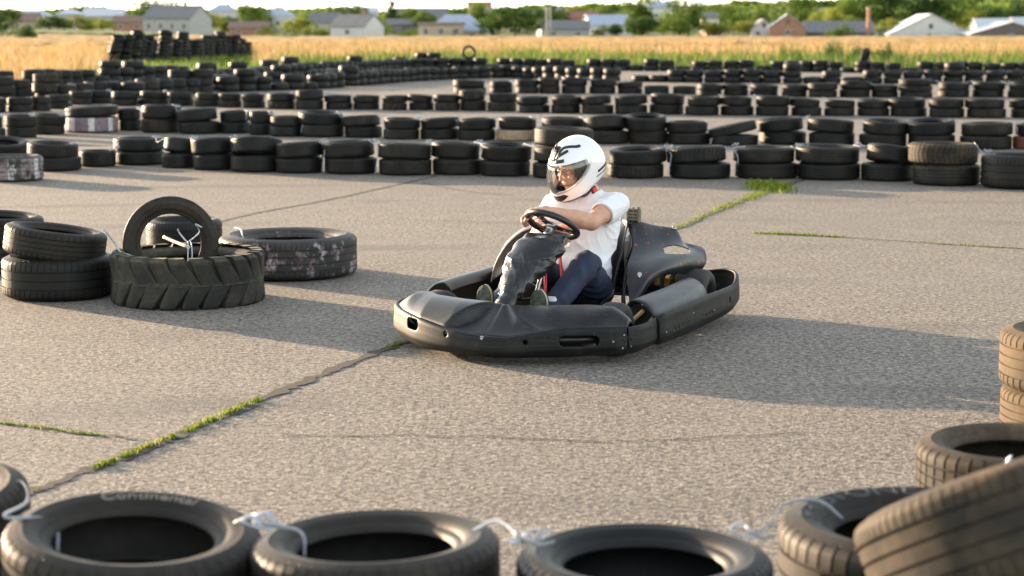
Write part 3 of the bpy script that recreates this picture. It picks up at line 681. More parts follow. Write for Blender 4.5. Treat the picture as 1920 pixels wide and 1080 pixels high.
GM=blade_mat('fresh_grass',[(0,(.06,.10,.012)),(.5,(.13,.19,.02)),(.85,(.24,.27,.04)),(1,(.35,.30,.1))])
WM=blade_mat('dry_grass',[(0,(.23,.14,.05)),(.35,(.33,.21,.08)),(.7,(.42,.29,.13)),(1,(.56,.43,.25))],.35)
GD=blade_mat('green_weeds',[(0,(.03,.07,.010)),(.4,(.065,.13,.018)),(.7,(.12,.19,.03)),(1,(.32,.27,.10))],.4)
def tufts(name,label,path,segs,hh=.035):
    hh=hh*.5
    P=[];H=[]
    for a,b,n,sp in segs:
        for _ in range(n):
            f=random.uniform(a,b); cl=.5+.5*sin(f*len(path)*1.7+2*sin(f*len(path)*.45)); 
            if random.random()>.15+.85*cl: continue
            i=min(int(f*(len(path)-1)),len(path)-2); q=path[i]+(path[i+1]-path[i])*(f*(len(path)-1)-i); P.append(q+np.array([random.gauss(0,sp),random.gauss(0,sp),0])); H.append(hh*random.uniform(.4,1.2))
    P=np.array(P);H=np.array(H); return blades(name,P,H,H*.16+.002,GM,label,'grass',.5)
tufts('joint_grass','fresh green grass tufts growing in the diagonal pavement joint',J1,[(.155,.215,800,.012),(.22,.285,900,.013),(.385,.40,120,.01),(.455,.47,120,.01),(.02,.12,40,.01),(.69,.77,700,.03),(.77,.80,700,.05),(.815,.885,2000,.055),(.885,.90,400,.04)],.045)
bt=[G(1440,352)+np.array([random.gauss(0,.11),random.gauss(0,.3),0]) for _ in range(900)]
blades('joint_grass',np.array(bt),rng.uniform(.02,.07,900),np.full(900,.012),GM,'leafy green weed patch at the far end of the diagonal joint','grass',.5)
tufts('joint_grass','small green tufts in the short crack at the left edge',J3,[(.05,.8,420,.008)],.03)
tufts('joint_grass','green tufts in the crack on the right side of the slab',J4,[(.02,.42,900,.02),(.1,.3,500,.035),(.68,.98,260,.012)],.04)
tufts('joint_grass','few green tufts in the joint left of the kart',J2,[(.55,.68,60,.01),(.2,.3,30,.01)],.03)
# belts of weeds and dry grass beyond the track
def edge_y(x,y): # is the point beyond the slab edge?
    e=np.array(E2); return y-np.interp(x,e[:,0],e[:,1])
def scat(n,y0,y1,fx=.31):
    y=y0+(y1-y0)*rng.uniform(0,1,n)**1.0; x=rng.uniform(-fx,fx,n)*y; return x,y
def belt(name,label,n,y0,y1,dmin,dmax,hr,wr,mat,patch=None,cat='grass'):
    x,y=scat(n,y0,y1); d=edge_y(x,y)
    dmin=dmin*np.clip((x/y+.24)/.1,.1,1)*(1+.45*(x/y>.0)) if 'dry' in name else dmin; dmax_=dmax*np.clip((x/y+.27)/.1,.25,1) if name=='grass_strip' else dmax
    k=(d>dmin+rng.normal(0,.8,n))&(d<dmax_+rng.normal(0,2.,n))
    hp=(x/y>hp0[0]/hp0[1]-.006)&(x/y<hp1[0]/hp1[1]+.006)&(y<np.interp(x/y,[hp0[0]/hp0[1],hp1[0]/hp1[1]],[hp0[1],hp1[1]])+2)
    if 'dry' in name: k&=~hp
    if patch is not None: k&=patch(x,y)>rng.uniform(0,1,n)
    hpk=hp[k]; x,y=x[k],y[k]; P=np.stack([x,y,terr(x,y)-.01],1); h=rng.uniform(hr[0],hr[1],len(x))*(1+.25*np.sin(x*1.3+y)*np.sin(y*.7))*np.where(hpk,.3,1); return blades(name,P,h,rng.uniform(wr[0],wr[1],len(x))*(y/90),mat,label,cat)
belt('grass_strip','green weeds and long grass growing just behind the last tyre rows',70000,46,125,.4,17,(.25,.75),(.03,.07),GD)
belt('grass_strip','taller mixed green and yellow weeds between green strip and dry field',26000,55,150,9,30,(.45,1.0),(.03,.06),GD,lambda x,y: .15+.85*(np.sin(x*.35+1.3)*np.sin(x*.13+.4)+.15*np.sin(y*.5)>.12))
belt('dry_grass_field','golden dry tall grass field between the track and the village',150000,50,215,17,150,(.5,.95),(.025,.05),WM)
_a0,_a1=hp0[0]/hp0[1]-.01,hp1[0]/hp1[1]+.012; _n=9000; _t=rng.uniform(_a0,_a1,_n); _y=rng.uniform(60,112,_n); _k=(edge_y(_t*_y,_y)>.5)&(_y<np.interp(_t,[_a0,_a1],[hp0[1],hp1[1]])+1); _y=_y[_k]; _t=_t[_k]
blades('grass_strip',np.stack([_t*_y,_y,0*_y-.01],1),rng.uniform(.12,.42,len(_y)),rng.uniform(.04,.09,len(_y)),GD,'green grass growing round the foot of the tall tyre heap','grass')
xs=np.linspace(-.30,-.185,40); ys=np.linspace(300,410,20); XX=xs[None,:]*ys[:,None]; YY=np.repeat(ys[:,None],40,1); ZZ=1.0+terr(XX,YY)+.05*rng.normal(0,1,XX.shape); V=np.stack([XX,YY,ZZ],-1).reshape(-1,3); I=np.arange(19)[:,None]*40+np.arange(39)[None,:]; F=np.stack([I,I+1,I+41,I+40],-1).reshape(-1,4)
tag(obj('meadow',fast_mesh('meadow',V,F,False),plain('meadow_green',(.12,.17,.04),.95,0,.4,.05,0,.1)),'strip of mown green meadow beyond the dry field at far left','grass',kind='stuff')
# canopy of the dry field further off
xs=np.linspace(-.36,.36,160); ys=np.geomspace(140,405,150); XX=xs[None,:]*ys[:,None]; YY=np.repeat(ys[:,None],160,1)
ZZ=.62+terr(XX,YY)+.10*rng.normal(0,1,XX.shape)+.1*np.sin(XX*.12)*np.sin(YY*.06); ZZ[0]-=.6
V=np.stack([XX,YY,ZZ],-1).reshape(-1,3); I=np.arange(149)[:,None]*160+np.arange(159)[None,:]; F=np.stack([I,I+1,I+161,I+160],-1).reshape(-1,4)
m=NM('dry_field_far'); co=m.coord('Object'); st_=m.noise(.25,6,.65,m.coord('Object',(1,.25,1)))
m.set(Base_Color=m.ramp(st_,[(.3,(.24,.15,.06)),(.5,(.35,.235,.10)),(.7,(.48,.34,.17))]),Roughness=.95); m.b.inputs['Specular IOR Level'].default_value=.1
o=tag(obj('dry_grass_field',fast_mesh('dry_field',V,F,False),m.m),'pale golden far part of the dry grass field running up to the houses','grass',kind='stuff')
# ------------------------------------------------------------------ trees and bushes
def leaf_mat(name,a,b,c):
    return blade_mat(name,[(0,a),(.5,b),(1,c)],.35)
LM=[leaf_mat('dark_foliage',(.02,.055,.012),(.05,.10,.02),(.10,.15,.03)),leaf_mat('mid_foliage',(.05,.095,.015),(.10,.16,.025),(.18,.23,.04)),leaf_mat('light_foliage',(.12,.15,.02),(.22,.25,.035),(.34,.33,.07))]
BK=plain('bark',(.12,.09,.065),.9,0,.3,8)
def crown_mesh(kind,seed,n=1900):
    r=np.random.default_rng(seed); 
    if kind=='round': B=[((0,0,.6),.33)]+[((r.uniform(-.3,.3),r.uniform(-.3,.3),r.uniform(.32,.86)),r.uniform(.12,.24)) for _ in range(11)]
    elif kind=='tall': B=[((r.normal(0,.09),r.normal(0,.09),z),.17*(1.1-abs(z-.5)*1.1)*r.uniform(.75,1.2)) for z in np.linspace(.15,.93,13)]
    elif kind=='cone': B=[((r.normal(0,.03),r.normal(0,.03),z),.26*(1.03-z)*r.uniform(.8,1.15)+.015) for z in np.linspace(.12,.98,14)]
    else: B=[((r.uniform(-.75,.75),r.uniform(-.3,.3),r.uniform(.12,.6)),r.uniform(.16,.34)) for _ in range(12)]
    w=np.array([b[1]**2 for b in B]); k=r.choice(len(B),n,p=w/w.sum()); c=np.array([b[0] for b in B])[k]; R=np.array([b[1] for b in B])[k]
    d=r.normal(0,1,(n,3)); d/=np.linalg.norm(d,axis=1)[:,None]; rad=R*r.uniform(.55,1.12,n); P=c+d*rad[:,None]; P[:,2]=np.maximum(P[:,2],.03)
    s=r.uniform(.018,.042,n); u=r.normal(0,1,(n,3)); u/=np.linalg.norm(u,axis=1)[:,None]; v=np.cross(u,d+r.normal(0,.5,(n,3))); v/=np.linalg.norm(v,axis=1)[:,None]
    V=np.stack([P-u*s[:,None],P+v*s[:,None]*.7,P+u*s[:,None],P-v*s[:,None]*.7],1); F=np.arange(n*4).reshape(-1,4)
    me=fast_mesh('crown',V.reshape(-1,3),F,False); uvl=me.uv_layers.new(name='UVMap'); clump=r.uniform(0,1,len(B))[k]; q=np.clip(.55*clump+.45*r.uniform(0,1,n),0,1)
    uvl.data.foreach_set('uv',np.stack([np.repeat(q,4),np.repeat(P[:,2],4)],1).astype(np.float32).ravel()); return me
def trunk_mesh(seed,kind):
    r=random.Random(seed); mb=MB(); mb.tube([(0,0,-.03),(.01,0,.2),(0,.01,.45),(0,0,.75 if kind!='round' else .6)],[.035,.027,.018,.006],7)
    if kind!='bush':
        for _ in range(6):
            a=r.uniform(0,6.28); z=r.uniform(.25,.5); L=.28 if kind=='round' else .12; mb.tube([(0,0,z),(cos(a)*L*.5,sin(a)*L*.5,z+.1),(cos(a)*L,sin(a)*L,z+.22)],[.014,.009,.003],5)
    return mb.mesh('trunk',True)
CM={}
def tree(xc,ybase_z,d,wpx,ytop,kind,mat,label,name='tree',cat='tree',group=None,ybot=None):
    """stands at distance d in the column xc of the photograph"""
    p=AT(xc,300,d); gz=terr1(p[0],d); top=HC-(ytop-60)*d/FPX; H=max(top-gz,1.2)*1.04; Wd=wpx/FPX*d*1.18
    t=empty(name,(p[0],d,gz-.05),random.uniform(0,6.28)); tag(t,label,cat,group)
    v=random.randint(0,2); k=(kind,mat,v)
    if k not in CM: me=crown_mesh(kind,hash(kind)%97+v*13+5 if False else {'round':11,'tall':23,'cone':37,'bush':53}[kind]+v); me.materials.append(LM[mat]); CM[k]=me
    if ('t',kind,v) not in CM: me=trunk_mesh(v,kind); me.materials.append(BK); CM[('t',kind,v)]=me
    span={'round':.95,'tall':.5,'cone':.5,'bush':1.9}[kind]; hs={'round':1.08,'tall':1.08,'cone':1.0,'bush':.85}[kind]
    c=obj('crown',CM[k],None,t); c.scale=(Wd/span,Wd/span*(1 if kind!='bush' else .9),H/hs)
    if kind=='bush': t.rotation_euler[2]=random.uniform(-.4,.4)
    s=obj('trunk',CM[('t',kind,v)],None,t); s.scale=(H,H,H)
    return t
TR=[ # x, d, width px, y top, kind, mat, label
(20,330,66,12,'round',0,'dark rounded tree at the far left edge above the field'),(30,250,80,40,'bush',0,'dark green bush at the left edge of the field'),(60,245,34,46,'round',0,'small dark shrub just right of the left edge bush'),
(100,470,50,26,'round',0,'dark tree left of the leaning utility pole'),(128,480,45,30,'round',1,'green bushy tree just right of the left utility pole'),(160,470,50,28,'round',2,'yellow green tree between left pole and the big grey house'),(198,520,48,34,'round',2,'pale bush left of the big grey house'),
(310,600,95,-6,'round',0,'large dark tree rising behind the big grey house'),(398,520,58,22,'round',2,'yellow green tree right of the big grey house'),(432,560,34,30,'tall',1,'slim green tree further right of the big grey house'),(470,620,54,4,'round',1,'round green tree near the long brown roof'),
(492,640,60,14,'round',0,'dark tree crown behind the pale blue roof at left'),(530,700,46,8,'round',1,'tree standing behind the pale blue roof house at left'),(560,520,60,30,'round',2,'yellowish bush in front of the pale blue roof house'),
(555,455,110,42,'bush',2,'long pale hedge bush left of the white gabled house'),(596,452,36,46,'bush',1,'green bush touching the white gabled house'),(628,452,17,44,'tall',2,'small conical yellow shrub before the white gabled house'),(650,640,95,8,'round',1,'wide green tree crown behind the white gabled house'),
(737,590,30,-4,'cone',0,'dark spruce with pointed top standing above the village'),(740,455,100,46,'bush',1,'green hedge right of the white gabled house'),(768,600,50,10,'round',1,'tree between the spruce and the grey barn roof'),(800,560,46,16,'round',1,'green tree left of the long blue roof'),(712,500,26,38,'round',0,'dark small tree right beside the white gable'),
(897,640,50,0,'round',1,'tree rising behind the long blue roof'),(966,430,118,8,'round',0,'big dense tree between the long blue roof and the concrete pole'),(935,560,40,18,'round',2,'light tree behind the big dense tree'),
(1035,620,60,2,'round',1,'tree behind the concrete pole'),(1075,660,50,6,'round',2,'pale tree right of the concrete pole far back'),(1128,640,44,6,'round',1,'tree above the low blue roof'),(1152,450,34,42,'round',0,'dark green shrub right of the low blue roof'),(1130,452,50,46,'bush',2,'light hedge before the low blue roof'),
(1202,470,50,-6,'tall',1,'tall narrow poplar in the middle right of the village'),(1198,440,64,26,'round',0,'dark bush at the foot of the narrow poplar'),(1240,470,60,28,'round',2,'light green tree right of the narrow poplar'),(1288,460,74,-6,'round',1,'broad tall green tree in front of the hill fields'),(1270,445,60,30,'round',1,'lower green tree left of the broad tall one'),
(1335,470,60,38,'round',2,'pale tree right of the broad tall green tree'),(1372,520,60,22,'round',1,'green tree group beside the small dark roof house'),(1400,460,56,36,'round',2,'light bush left of the small white veranda house'),(1350,640,60,6,'round',1,'tree far behind beneath the hill fields'),(1420,640,40,14,'round',1,'tree behind the small white veranda house'),
(1490,560,75,-12,'round',1,'large tree rising behind the brick gable house'),(1522,470,34,20,'round',2,'bright yellow green tree right of the brick gable house'),(1556,480,46,10,'round',2,'bright yellow green tall bush by the dark shed'),(1592,475,34,28,'round',2,'light tree right in front of the dark shed'),(1596,560,60,-10,'round',1,'tall green tree behind the dark shed'),
(1650,540,110,-26,'round',0,'very large dark tree behind the brick chimney'),(1712,530,90,-20,'round',0,'large dark tree left above the white barn gable'),(1752,530,80,-10,'round',1,'large tree right above the white barn gable'),(1662,430,38,32,'round',2,'round yellow green bush left of the white barn gable'),(1665,425,44,50,'bush',0,'dark low bush under the round yellow green one'),
(1694,420,24,52,'round',0,'small dark green bush against the white barn wall'),(1575,425,60,44,'bush',1,'green bushes in front of the dark shed'),(1852,560,48,6,'round',0,'dark tree behind the grey roofs at right'),(1822,560,60,16,'round',2,'pale tree left of the grey roofs at right'),(1905,520,60,-10,'round',0,'dark tall tree in the top right corner'),(1745,418,26,60,'bush',1,'small green shrub at the foot of the white barn'),
]
for x,d,wd,yt,kind,mt,lab in TR:
    nm={'bush':'bush','cone':'spruce_tree'}.get(kind,'tree'); tree(x,None,d,wd,yt,kind,mt,lab,nm,'bush' if kind=='bush' else 'tree','bushes before the village' if kind=='bush' else 'trees among the village houses')
# bushes among the weeds in front of the dry field (right)
for x,d,wd,yt,lab in((1575,92,70,76,'yellow green weed bush behind the last row, left of the dark one'),(1625,90,60,86,'dark green leafy bush behind the last tyre row at right'),(1480,92,40,88,'small green bush behind the last row above the chevron tyre'),(1660,88,32,98,'low dark bush right of the dark leafy one')):
    tree(x,None,d,wd,yt,'bush',0 if 'dark' in lab else 1,lab,'bush','bush','bushes behind the last tyre row')
# far woods: one mass
def woods(name,label,items):
    allV=[];allU=[]; r=np.random.default_rng(3)
    for x,d,wd,h in items:
        n=260; px=r.normal(0,.5,n)*wd; P=np.stack([(x-960)/FPX*d+px,d+r.normal(0,8,n),np.zeros(n)],1); P[:,2]=terr(P[:,0],P[:,1])+np.abs(r.uniform(0,1,n))**.7*h*np.clip(1-(px/wd/1.6)**2,.2,1); s=r.uniform(.9,2.2,n)*d/1200
        u=r.normal(0,1,(n,3)); u/=np.linalg.norm(u,axis=1)[:,None]; v=r.normal(0,1,(n,3)); v/=np.linalg.norm(v,axis=1)[:,None]
        allV.append(np.stack([P-u*s[:,None],P+v*s[:,None],P+u*s[:,None],P-v*s[:,None]],1).reshape(-1,3)); allU.append(np.repeat(np.clip(r.uniform(0,1)*.6+.4*r.uniform(0,1,n),0,1),4))
    V=np.concatenate(allV); me=fast_mesh(name,V,np.arange(len(V)).reshape(-1,4),False); U=np.concatenate(allU); uvl=me.uv_layers.new(name='UVMap'); uvl.data.foreach_set('uv',np.stack([U,U],1).astype(np.float32).ravel()); tag(obj(name,me,LM[1]),label,'woods',kind='stuff')
it=[]
for _ in range(46): x=random.uniform(-40,1960); it.append((x,random.uniform(750,1150),random.uniform(8,20),random.uniform(3.5,6.5)+(2 if x>1100 else 0)))
for _ in range(40): x=random.uniform(-40,1960); it.append((x,random.uniform(1400,2300),random.uniform(15,45),random.uniform(5,9)))
woods('distant_woods','blurred mass of far trees between the houses and on the hills',it)
# ------------------------------------------------------------------ houses and poles
def wallmat(n,c,v=.12): return plain(n,c,.85,0,v,1.2,.1)
HM={'white':wallmat('whitewashed_wall',(.55,.53,.50)),'grey':wallmat('grey_render_wall',(.36,.35,.33)),'cream':wallmat('cream_wall',(.55,.46,.34)),'brick':wallmat('brick_wall',(.34,.17,.11),.25),'tan':wallmat('tan_block_wall',(.45,.35,.25),.25),'dark':wallmat('dark_wooden_wall',(.12,.10,.09)),
'slate':wallmat('slate_roof',(.16,.16,.16),.2),'bluer':plain('pale_blue_metal_roof',(.34,.38,.46),.5,.0,.12,1),'brownr':wallmat('brown_roof',(.20,.13,.10),.2),'greyr':plain('pale_grey_sheet_roof',(.50,.52,.55),.5,0,.1,1),'redr':wallmat('red_tiled_roof',(.30,.13,.09)),'glass':plain('window_glass',(.05,.055,.06),.15,0,.1),'frame':plain('window_frame',(.6,.58,.55),.6)}
def house(x,d,wpx,yeave,yridge,kind,wall,roof,label,rot=0,depth=8,wins=2,chim=False,gz=None,name='house',door=False):
    """kind: side = ridge runs across the view, gable = gable end faces the track, hip"""
    W=wpx/FPX*d; p=AT(x,300,d); g=terr1(p[0],d) if gz is None else gz; he=HC-(yeave-60)*d/FPX-g; hr=HC-(yridge-60)*d/FPX-g; he=max(he,1.2); hr=max(hr,he+.4)
    t=empty(name,(p[0],d,g),rot); tag(t,label,'house','village houses')
    x0,x1,y0,y1=-W/2,W/2,0,depth; th=.12; ov=.35
    mb=MB()
    if kind=='gable':
        P=[(x0,y0,-1),(x1,y0,-1),(x1,y0,he),(0,y0,hr),(x0,y0,he),(x0,y1,-1),(x1,y1,-1),(x1,y1,he),(0,y1,hr),(x0,y1,he)]
        mb.add(P,[(0,1,2,3,4),(9,8,7,6,5),(1,6,7,2),(5,0,4,9)])
    elif kind=='side':
        ym=(y0+y1)/2; P=[(x0,y0,-1),(x1,y0,-1),(x1,y0,he),(x0,y0,he),(x0,y1,-1),(x1,y1,-1),(x1,y1,he),(x0,y1,he),(x0,ym,hr),(x1,ym,hr)]
        mb.add(P,[(0,1,2,3),(5,4,7,6),(1,5,6,9,2),(4,0,3,8,7)])
    else:
        P=[(x0,y0,-1),(x1,y0,-1),(x1,y0,he),(x0,y0,he),(x0,y1,-1),(x1,y1,-1),(x1,y1,he),(x0,y1,he)]; mb.add(P,[(0,1,2,3),(5,4,7,6),(1,5,6,2),(4,0,3,7)])
    mb.build('wall',HM[wall],t)
    rb=MB()
    def slab(a,b,c,e):
        a,b,c,e=[Vector(q) for q in(a,b,c,e)]; n=(b-a).cross(e-a).normalized(); n=n if n.z>0 else -n
        top=[q+n*th for q in(a,b,c,e)]; lo=[q+n*.01 for q in(a,b,c,e)]; rb.add(lo+top,[(3,2,1,0),(4,5,6,7),(0,1,5,4),(1,2,6,5),(2,3,7,6),(3,0,4,7)])
    if kind=='gable':
        sx=ov; sl_=(hr-he)/(W/2)
        slab((x0-sx,y0-ov,he-sx*sl_),(0,y0-ov,hr),(0,y1+ov,hr),(x0-sx,y1+ov,he-sx*sl_)); slab((0,y0-ov,hr),(x1+sx,y0-ov,he-sx*sl_),(x1+sx,y1+ov,he-sx*sl_),(0,y1+ov,hr))
    elif kind=='side':
        ym=(y0+y1)/2; sl_=(hr-he)/(depth/2)
        slab((x0-ov,y0-ov,he-ov*sl_),(x1+ov,y0-ov,he-ov*sl_),(x1+ov,ym,hr),(x0-ov,ym,hr)); slab((x0-ov,ym,hr),(x1+ov,ym,hr),(x1+ov,y1+ov,he-ov*sl_),(x0-ov,y1+ov,he-ov*sl_))
    else:
        ym=(y0+y1)/2; k=min(depth,W)*.42; e=.3; P=[(x0-e,y0-e,he),(x1+e,y0-e,he),(x1+e,y1+e,he),(x0-e,y1+e,he),(x0+k,ym,hr),(x1-k,ym,hr)]; rb.add(P,[(0,1,5,4),(1,2,5),(2,3,4,5),(3,0,4),(3,2,1,0)])
    rf=rb.build('roof',HM[roof],t)
    if chim:
        c=MB(); c.box((W*.18,depth*.5,hr+.2),(.7,.7,1.6)); c.build('chimney',HM['brick'],rf)
    zc=max(he*.52,.9)
    for i in range(wins):
        xx=x0+W*(i+.5)/wins; ww=min(W/wins*.32,1.3); hh=min(he*.4,1.4)
        f=MB(); 
        for dx,dz,sx_,sz_ in((0,hh/2,ww+.16,.1),(0,-hh/2,ww+.16,.1),(-ww/2,0,.08,hh),(ww/2,0,.08,hh),(0,0,.05,hh)): f.box((xx+dx,y0-.05,zc+dz),(sx_,.1,sz_))
        fo=f.build('window',HM['frame'],t); q=MB(); q.box((xx,y0-.012,zc),(ww,.02,hh)); q.build('pane',HM['glass'],fo)
    if kind=='gable' and hr-he>1.5:
        q=MB(); q.box((0,y0-.02,he+(hr-he)*.38),(.9,.05,1.1)); q.build('attic_opening',HM['glass'],t)
    if door: q=MB(); q.box((W*.3,y0-.03,1.0),(1,.06,2.0)); q.build('door',HM['dark'],t)
    return t
house(52,480,44,40,25,'side','tan','brownr','tan house with brown roof at far left behind the bush')
house(68,560,60,30,19,'hip','cream','bluer','blue hipped roof house in the far left',wins=2)
house(135,640,46,27,18,'hip','grey','greyr','grey hipped roof house left of the long grey block')
house(200,680,74,30,16,'side','grey','greyr','long pale grey block between the left pole and the big grey house',wins=5)
house(248,560,60,42,30,'side','brick','brownr','low red brown shed left of the big grey house')
house(318,470,100,34,11,'side','grey','slate','big grey two storey house with tall slate roof and bare gable',rot=-.35,depth=11,wins=4,chim=True)
house(422,640,54,22,8,'hip','white','bluer','white house with blue hipped roof right of the big grey house',chim=True)
house(470,500,74,52,41,'side','brick','brownr','long low brown roof building right of the tyre heap')
house(525,640,56,30,18,'hip','white','bluer','pale blue hipped roof behind the yellow hedge',wins=1)
house(612,560,56,42,24,'side','grey','slate','dark grey roof behind the white gabled house on its left')
house(654,445,78,49,28,'side','white','slate','white gabled cottage with dark slate roof and one window',rot=-.55,depth=8,wins=1,chim=True)
house(790,620,96,34,16,'side','grey','slate','dark grey barn roof behind the green trees left of the long blue roof')
house(768,560,80,46,36,'side','dark','slate','low dark shed right of the spruce')
house(858,440,112,58,27,'hip','cream','bluer','long pale blue roofed barn with white lower wall',wins=2,depth=10)
house(828,436,84,46,43.5,'side','tan','brownr','low unfinished block building before the long blue roof',wins=3,depth=3,door=True)
house(1060,450,92,54,39,'side','grey','slate','grey slate roofed shed just right of the concrete pole',rot=.12)
house(1090,620,60,34,22,'side','brick','redr','red roofed house behind the grey slate shed')
house(1145,520,80,47,28,'side','white','bluer','house with low pale blue roof right of the slate shed',rot=.3,wins=1)
house(1335,470,28,58,44,'gable','brick','brownr','tiny red brown house behind the broad green tree')
house(1330,560,30,34,24,'side','white','slate','small house with dark roof among trees under the hill field')
house(1428,455,44,54,36,'gable','white','slate','small white veranda house with grey gable left of the brick gable',wins=2)
house(1472,440,64,50,27,'gable','brick','greyr','brick gable house with pale sheet roof and a tall attic opening',rot=-.1,depth=10,wins=1)
house(1570,450,124,60,40,'side','dark','slate','long dark slate shed beside the brick chimney',wins=0)
house(1738,418,150,68,27,'gable','white','greyr','wide white barn gable with a tall dark attic opening',depth=14,wins=0)
house(1888,405,150,73,42,'gable','dark','greyr','dark open barn with a shallow grey gable in front of the white barn',depth=12,wins=1)
house(1870,500,90,52,35,'side','grey','greyr','pale grey sheet roof house behind the dark barn at right')
house(1925,490,60,50,33,'side','brick','greyr','brick house with grey roof cut by the right edge')
house(1050,1000,40,20,12,'hip','white','bluer','far small white house on the slope above the concrete pole',wins=1)
house(900,1050,44,12,4,'side','cream','redr','far cream house on the slope left of centre',wins=2)
house(680,900,60,22,14,'side','white','greyr','far white house behind the wide green crown',wins=2)
house(300,1000,40,16,8,'hip','white','slate','far white house on the skyline above the big grey house',wins=1)
house(1240,900,50,14,4,'side','white','bluer','far house with blue roof right of the narrow poplar',wins=2)
# brick chimney, poles
def pole(x,d,ytop,r,label,mat,name='utility_pole',cross=True,lean=0):
    p=AT(x,300,d); g=terr1(p[0],d); h=HC-(ytop-60)*d/FPX-g; t=empty(name,(p[0],d,g)); tag(t,label,'pole','utility poles'); mb=MB(); mb.tube([(0,0,-.5),(lean,0,h)],[r,r*.75],8); mb.build('post',mat,t,True)
    if cross:
        c=MB(); c.box((0,-.15,h-.5),(1.8,.12,.14)); c.build('crossarm',mat,t)
        for k in(-.8,-.3,.3,.8):
            i=MB(); i.lathe([(0,0),(.06,0),(.08,.05),(.05,.1),(.06,.16),(0,.18)],8,Matrix.Translation((k,-.15,h-.42))); i.build('insulator',HM['white'],t)
    return Vector((p[0],d,g+h-.3))
cp=plain('concrete_pole',(.42,.37,.31),.8); wp=plain('weathered_wood_pole',(.20,.16,.12),.85)
q1=pole(1024,418,14,.24,'left one of the double concrete poles in the centre',cp); q1b=pole(1031,421,14,.22,'right one of the double concrete poles in the centre',cp,cross=False)
q2=pole(1256,520,4,.2,'pale pole between the poplar and the broad tall tree',cp); q3=pole(145,430,26,.15,'leaning thin pole among the trees at left',wp,lean=.5); q4=pole(1324,700,2,.13,'thin dark pole below the hill field',wp)
for k in range(3):
    mb=MB(); P=[q1+(q2-q1)*(i/14)+Vector((0,0,-.3*k-1.6*4*(i/14)*(1-i/14))) for i in range(15)]; mb.tube(P,.03,5); tag(mb.build('power_line',HM['dark'],None,True),f'thin {["top","middle","lowest"][k]} power line sagging between the two concrete poles','power line','power lines')
p=AT(1622,300,446); t=empty('chimney_stack',(p[0],446,terr1(p[0],446))); tag(t,'tall thin brick chimney beside the long dark slate shed','chimney'); mb=MB(); mb.box((0,0,3.2),(.75,.75,7.4)); mb.build('shaft',HM['brick'],t); mb=MB(); mb.box((0,0,7.05),(1.05,1.05,.3)); mb.build('cap',HM['tan'],t)
# ------------------------------------------------------------------ the kart (local axes: x forward, y driver's left, z up)
KO=Vector((-.11,9.10,0)); KA=atan2(-.925,-.38)
kart=empty('go_kart',KO,KA); tag(kart,'low black go-kart with wrap-around bumper, worn black plastic covers and taped front panel','go-kart')
KM=Matrix.Translation(KO)@Matrix.Rotation(KA,4,'Z')
def kpx(p):
    q=np.array(KM@Vector(p))-np.array([0,0,HC]); d=q@_fw; return 960+FPX*(q@_rt)/d,540-FPX*(q@_up)/d
def plast(name,col,rough,sc=(.02,.02,.02),amt=.5,red=False,spec=.5,dir=(3,60,60)):
    m=NM(name); co=m.coord(); s1=m.noise(1.,6,.65,m.coord('Object',dir)); s2=m.noise(9,5,.6,co)
    hi=tuple(min(1,c*2.4+.02) for c in col); c=m.mix(m.math('MULTIPLY',m.ramp(s1,[(.5,0),(.75,1)]),amt),col,hi); c=m.mix(m.math('MULTIPLY',m.ramp(s2,[(.5,0),(.8,1)]),.3),c,(.07,.06,.047)); sc_=m.noise(1.,4,.8,m.coord('Object',(dir[2]*2.2,dir[1]*1.3,dir[0]*4),(.3,.2,.5))); c=m.mix(m.math('MULTIPLY',m.ramp(sc_,[(.62,0),(.66,1)]),.35),c,(.13,.12,.11))
    if red: c=m.mix(m.ramp(m.noise(26,4,.6,co),[(.66,0),(.68,1)]),c,(.45,.03,.02))
    m.set(Base_Color=c,Roughness=m.math('ADD',m.math('MULTIPLY',s1,.2),rough)); m.b.inputs['Specular IOR Level'].default_value=spec
    b=m.bump(s1,.22,.0012); m.bump(s2,.15,.004,b); return m.m
PB=plast('scuffed_bumper_plastic',(.008,.009,.0085),.48,spec=.22,dir=(3,3,90),amt=.6)
PF=plast('worn_fairing_plastic',(.008,.0085,.0095),.33,spec=.4,dir=(30,6,30),amt=.3)
PC=plast('engine_cover_plastic',(.007,.008,.011),.28,spec=.42,dir=(8,20,20),amt=.25,red=True)
PP=plast('scratched_pod_plastic',(.007,.009,.012),.33,spec=.4,dir=(6,50,25),amt=.45)
MET=plain('bolt_metal',(.42,.40,.37),.42,1,.1); DM=plain('dark_metal',(.05,.05,.05),.4,.8,.3); GREY=plain('grey_steel',(.35,.35,.34),.35,.9,.1); RED=plain('red_paint',(.55,.025,.015),.35,0,.15); SEATM=plain('black_seat_shell',(.015,.015,.017),.3,0,.3); TAN=plain('yellowed_bracket',(.55,.36,.16),.5,0,.2); KR=plain('kart_slick_rubber',(.03,.027,.025),.75,0,.35,12,.2); RIM=plain('dark_wheel_rim',(.10,.10,.105),.3,.8,.2)
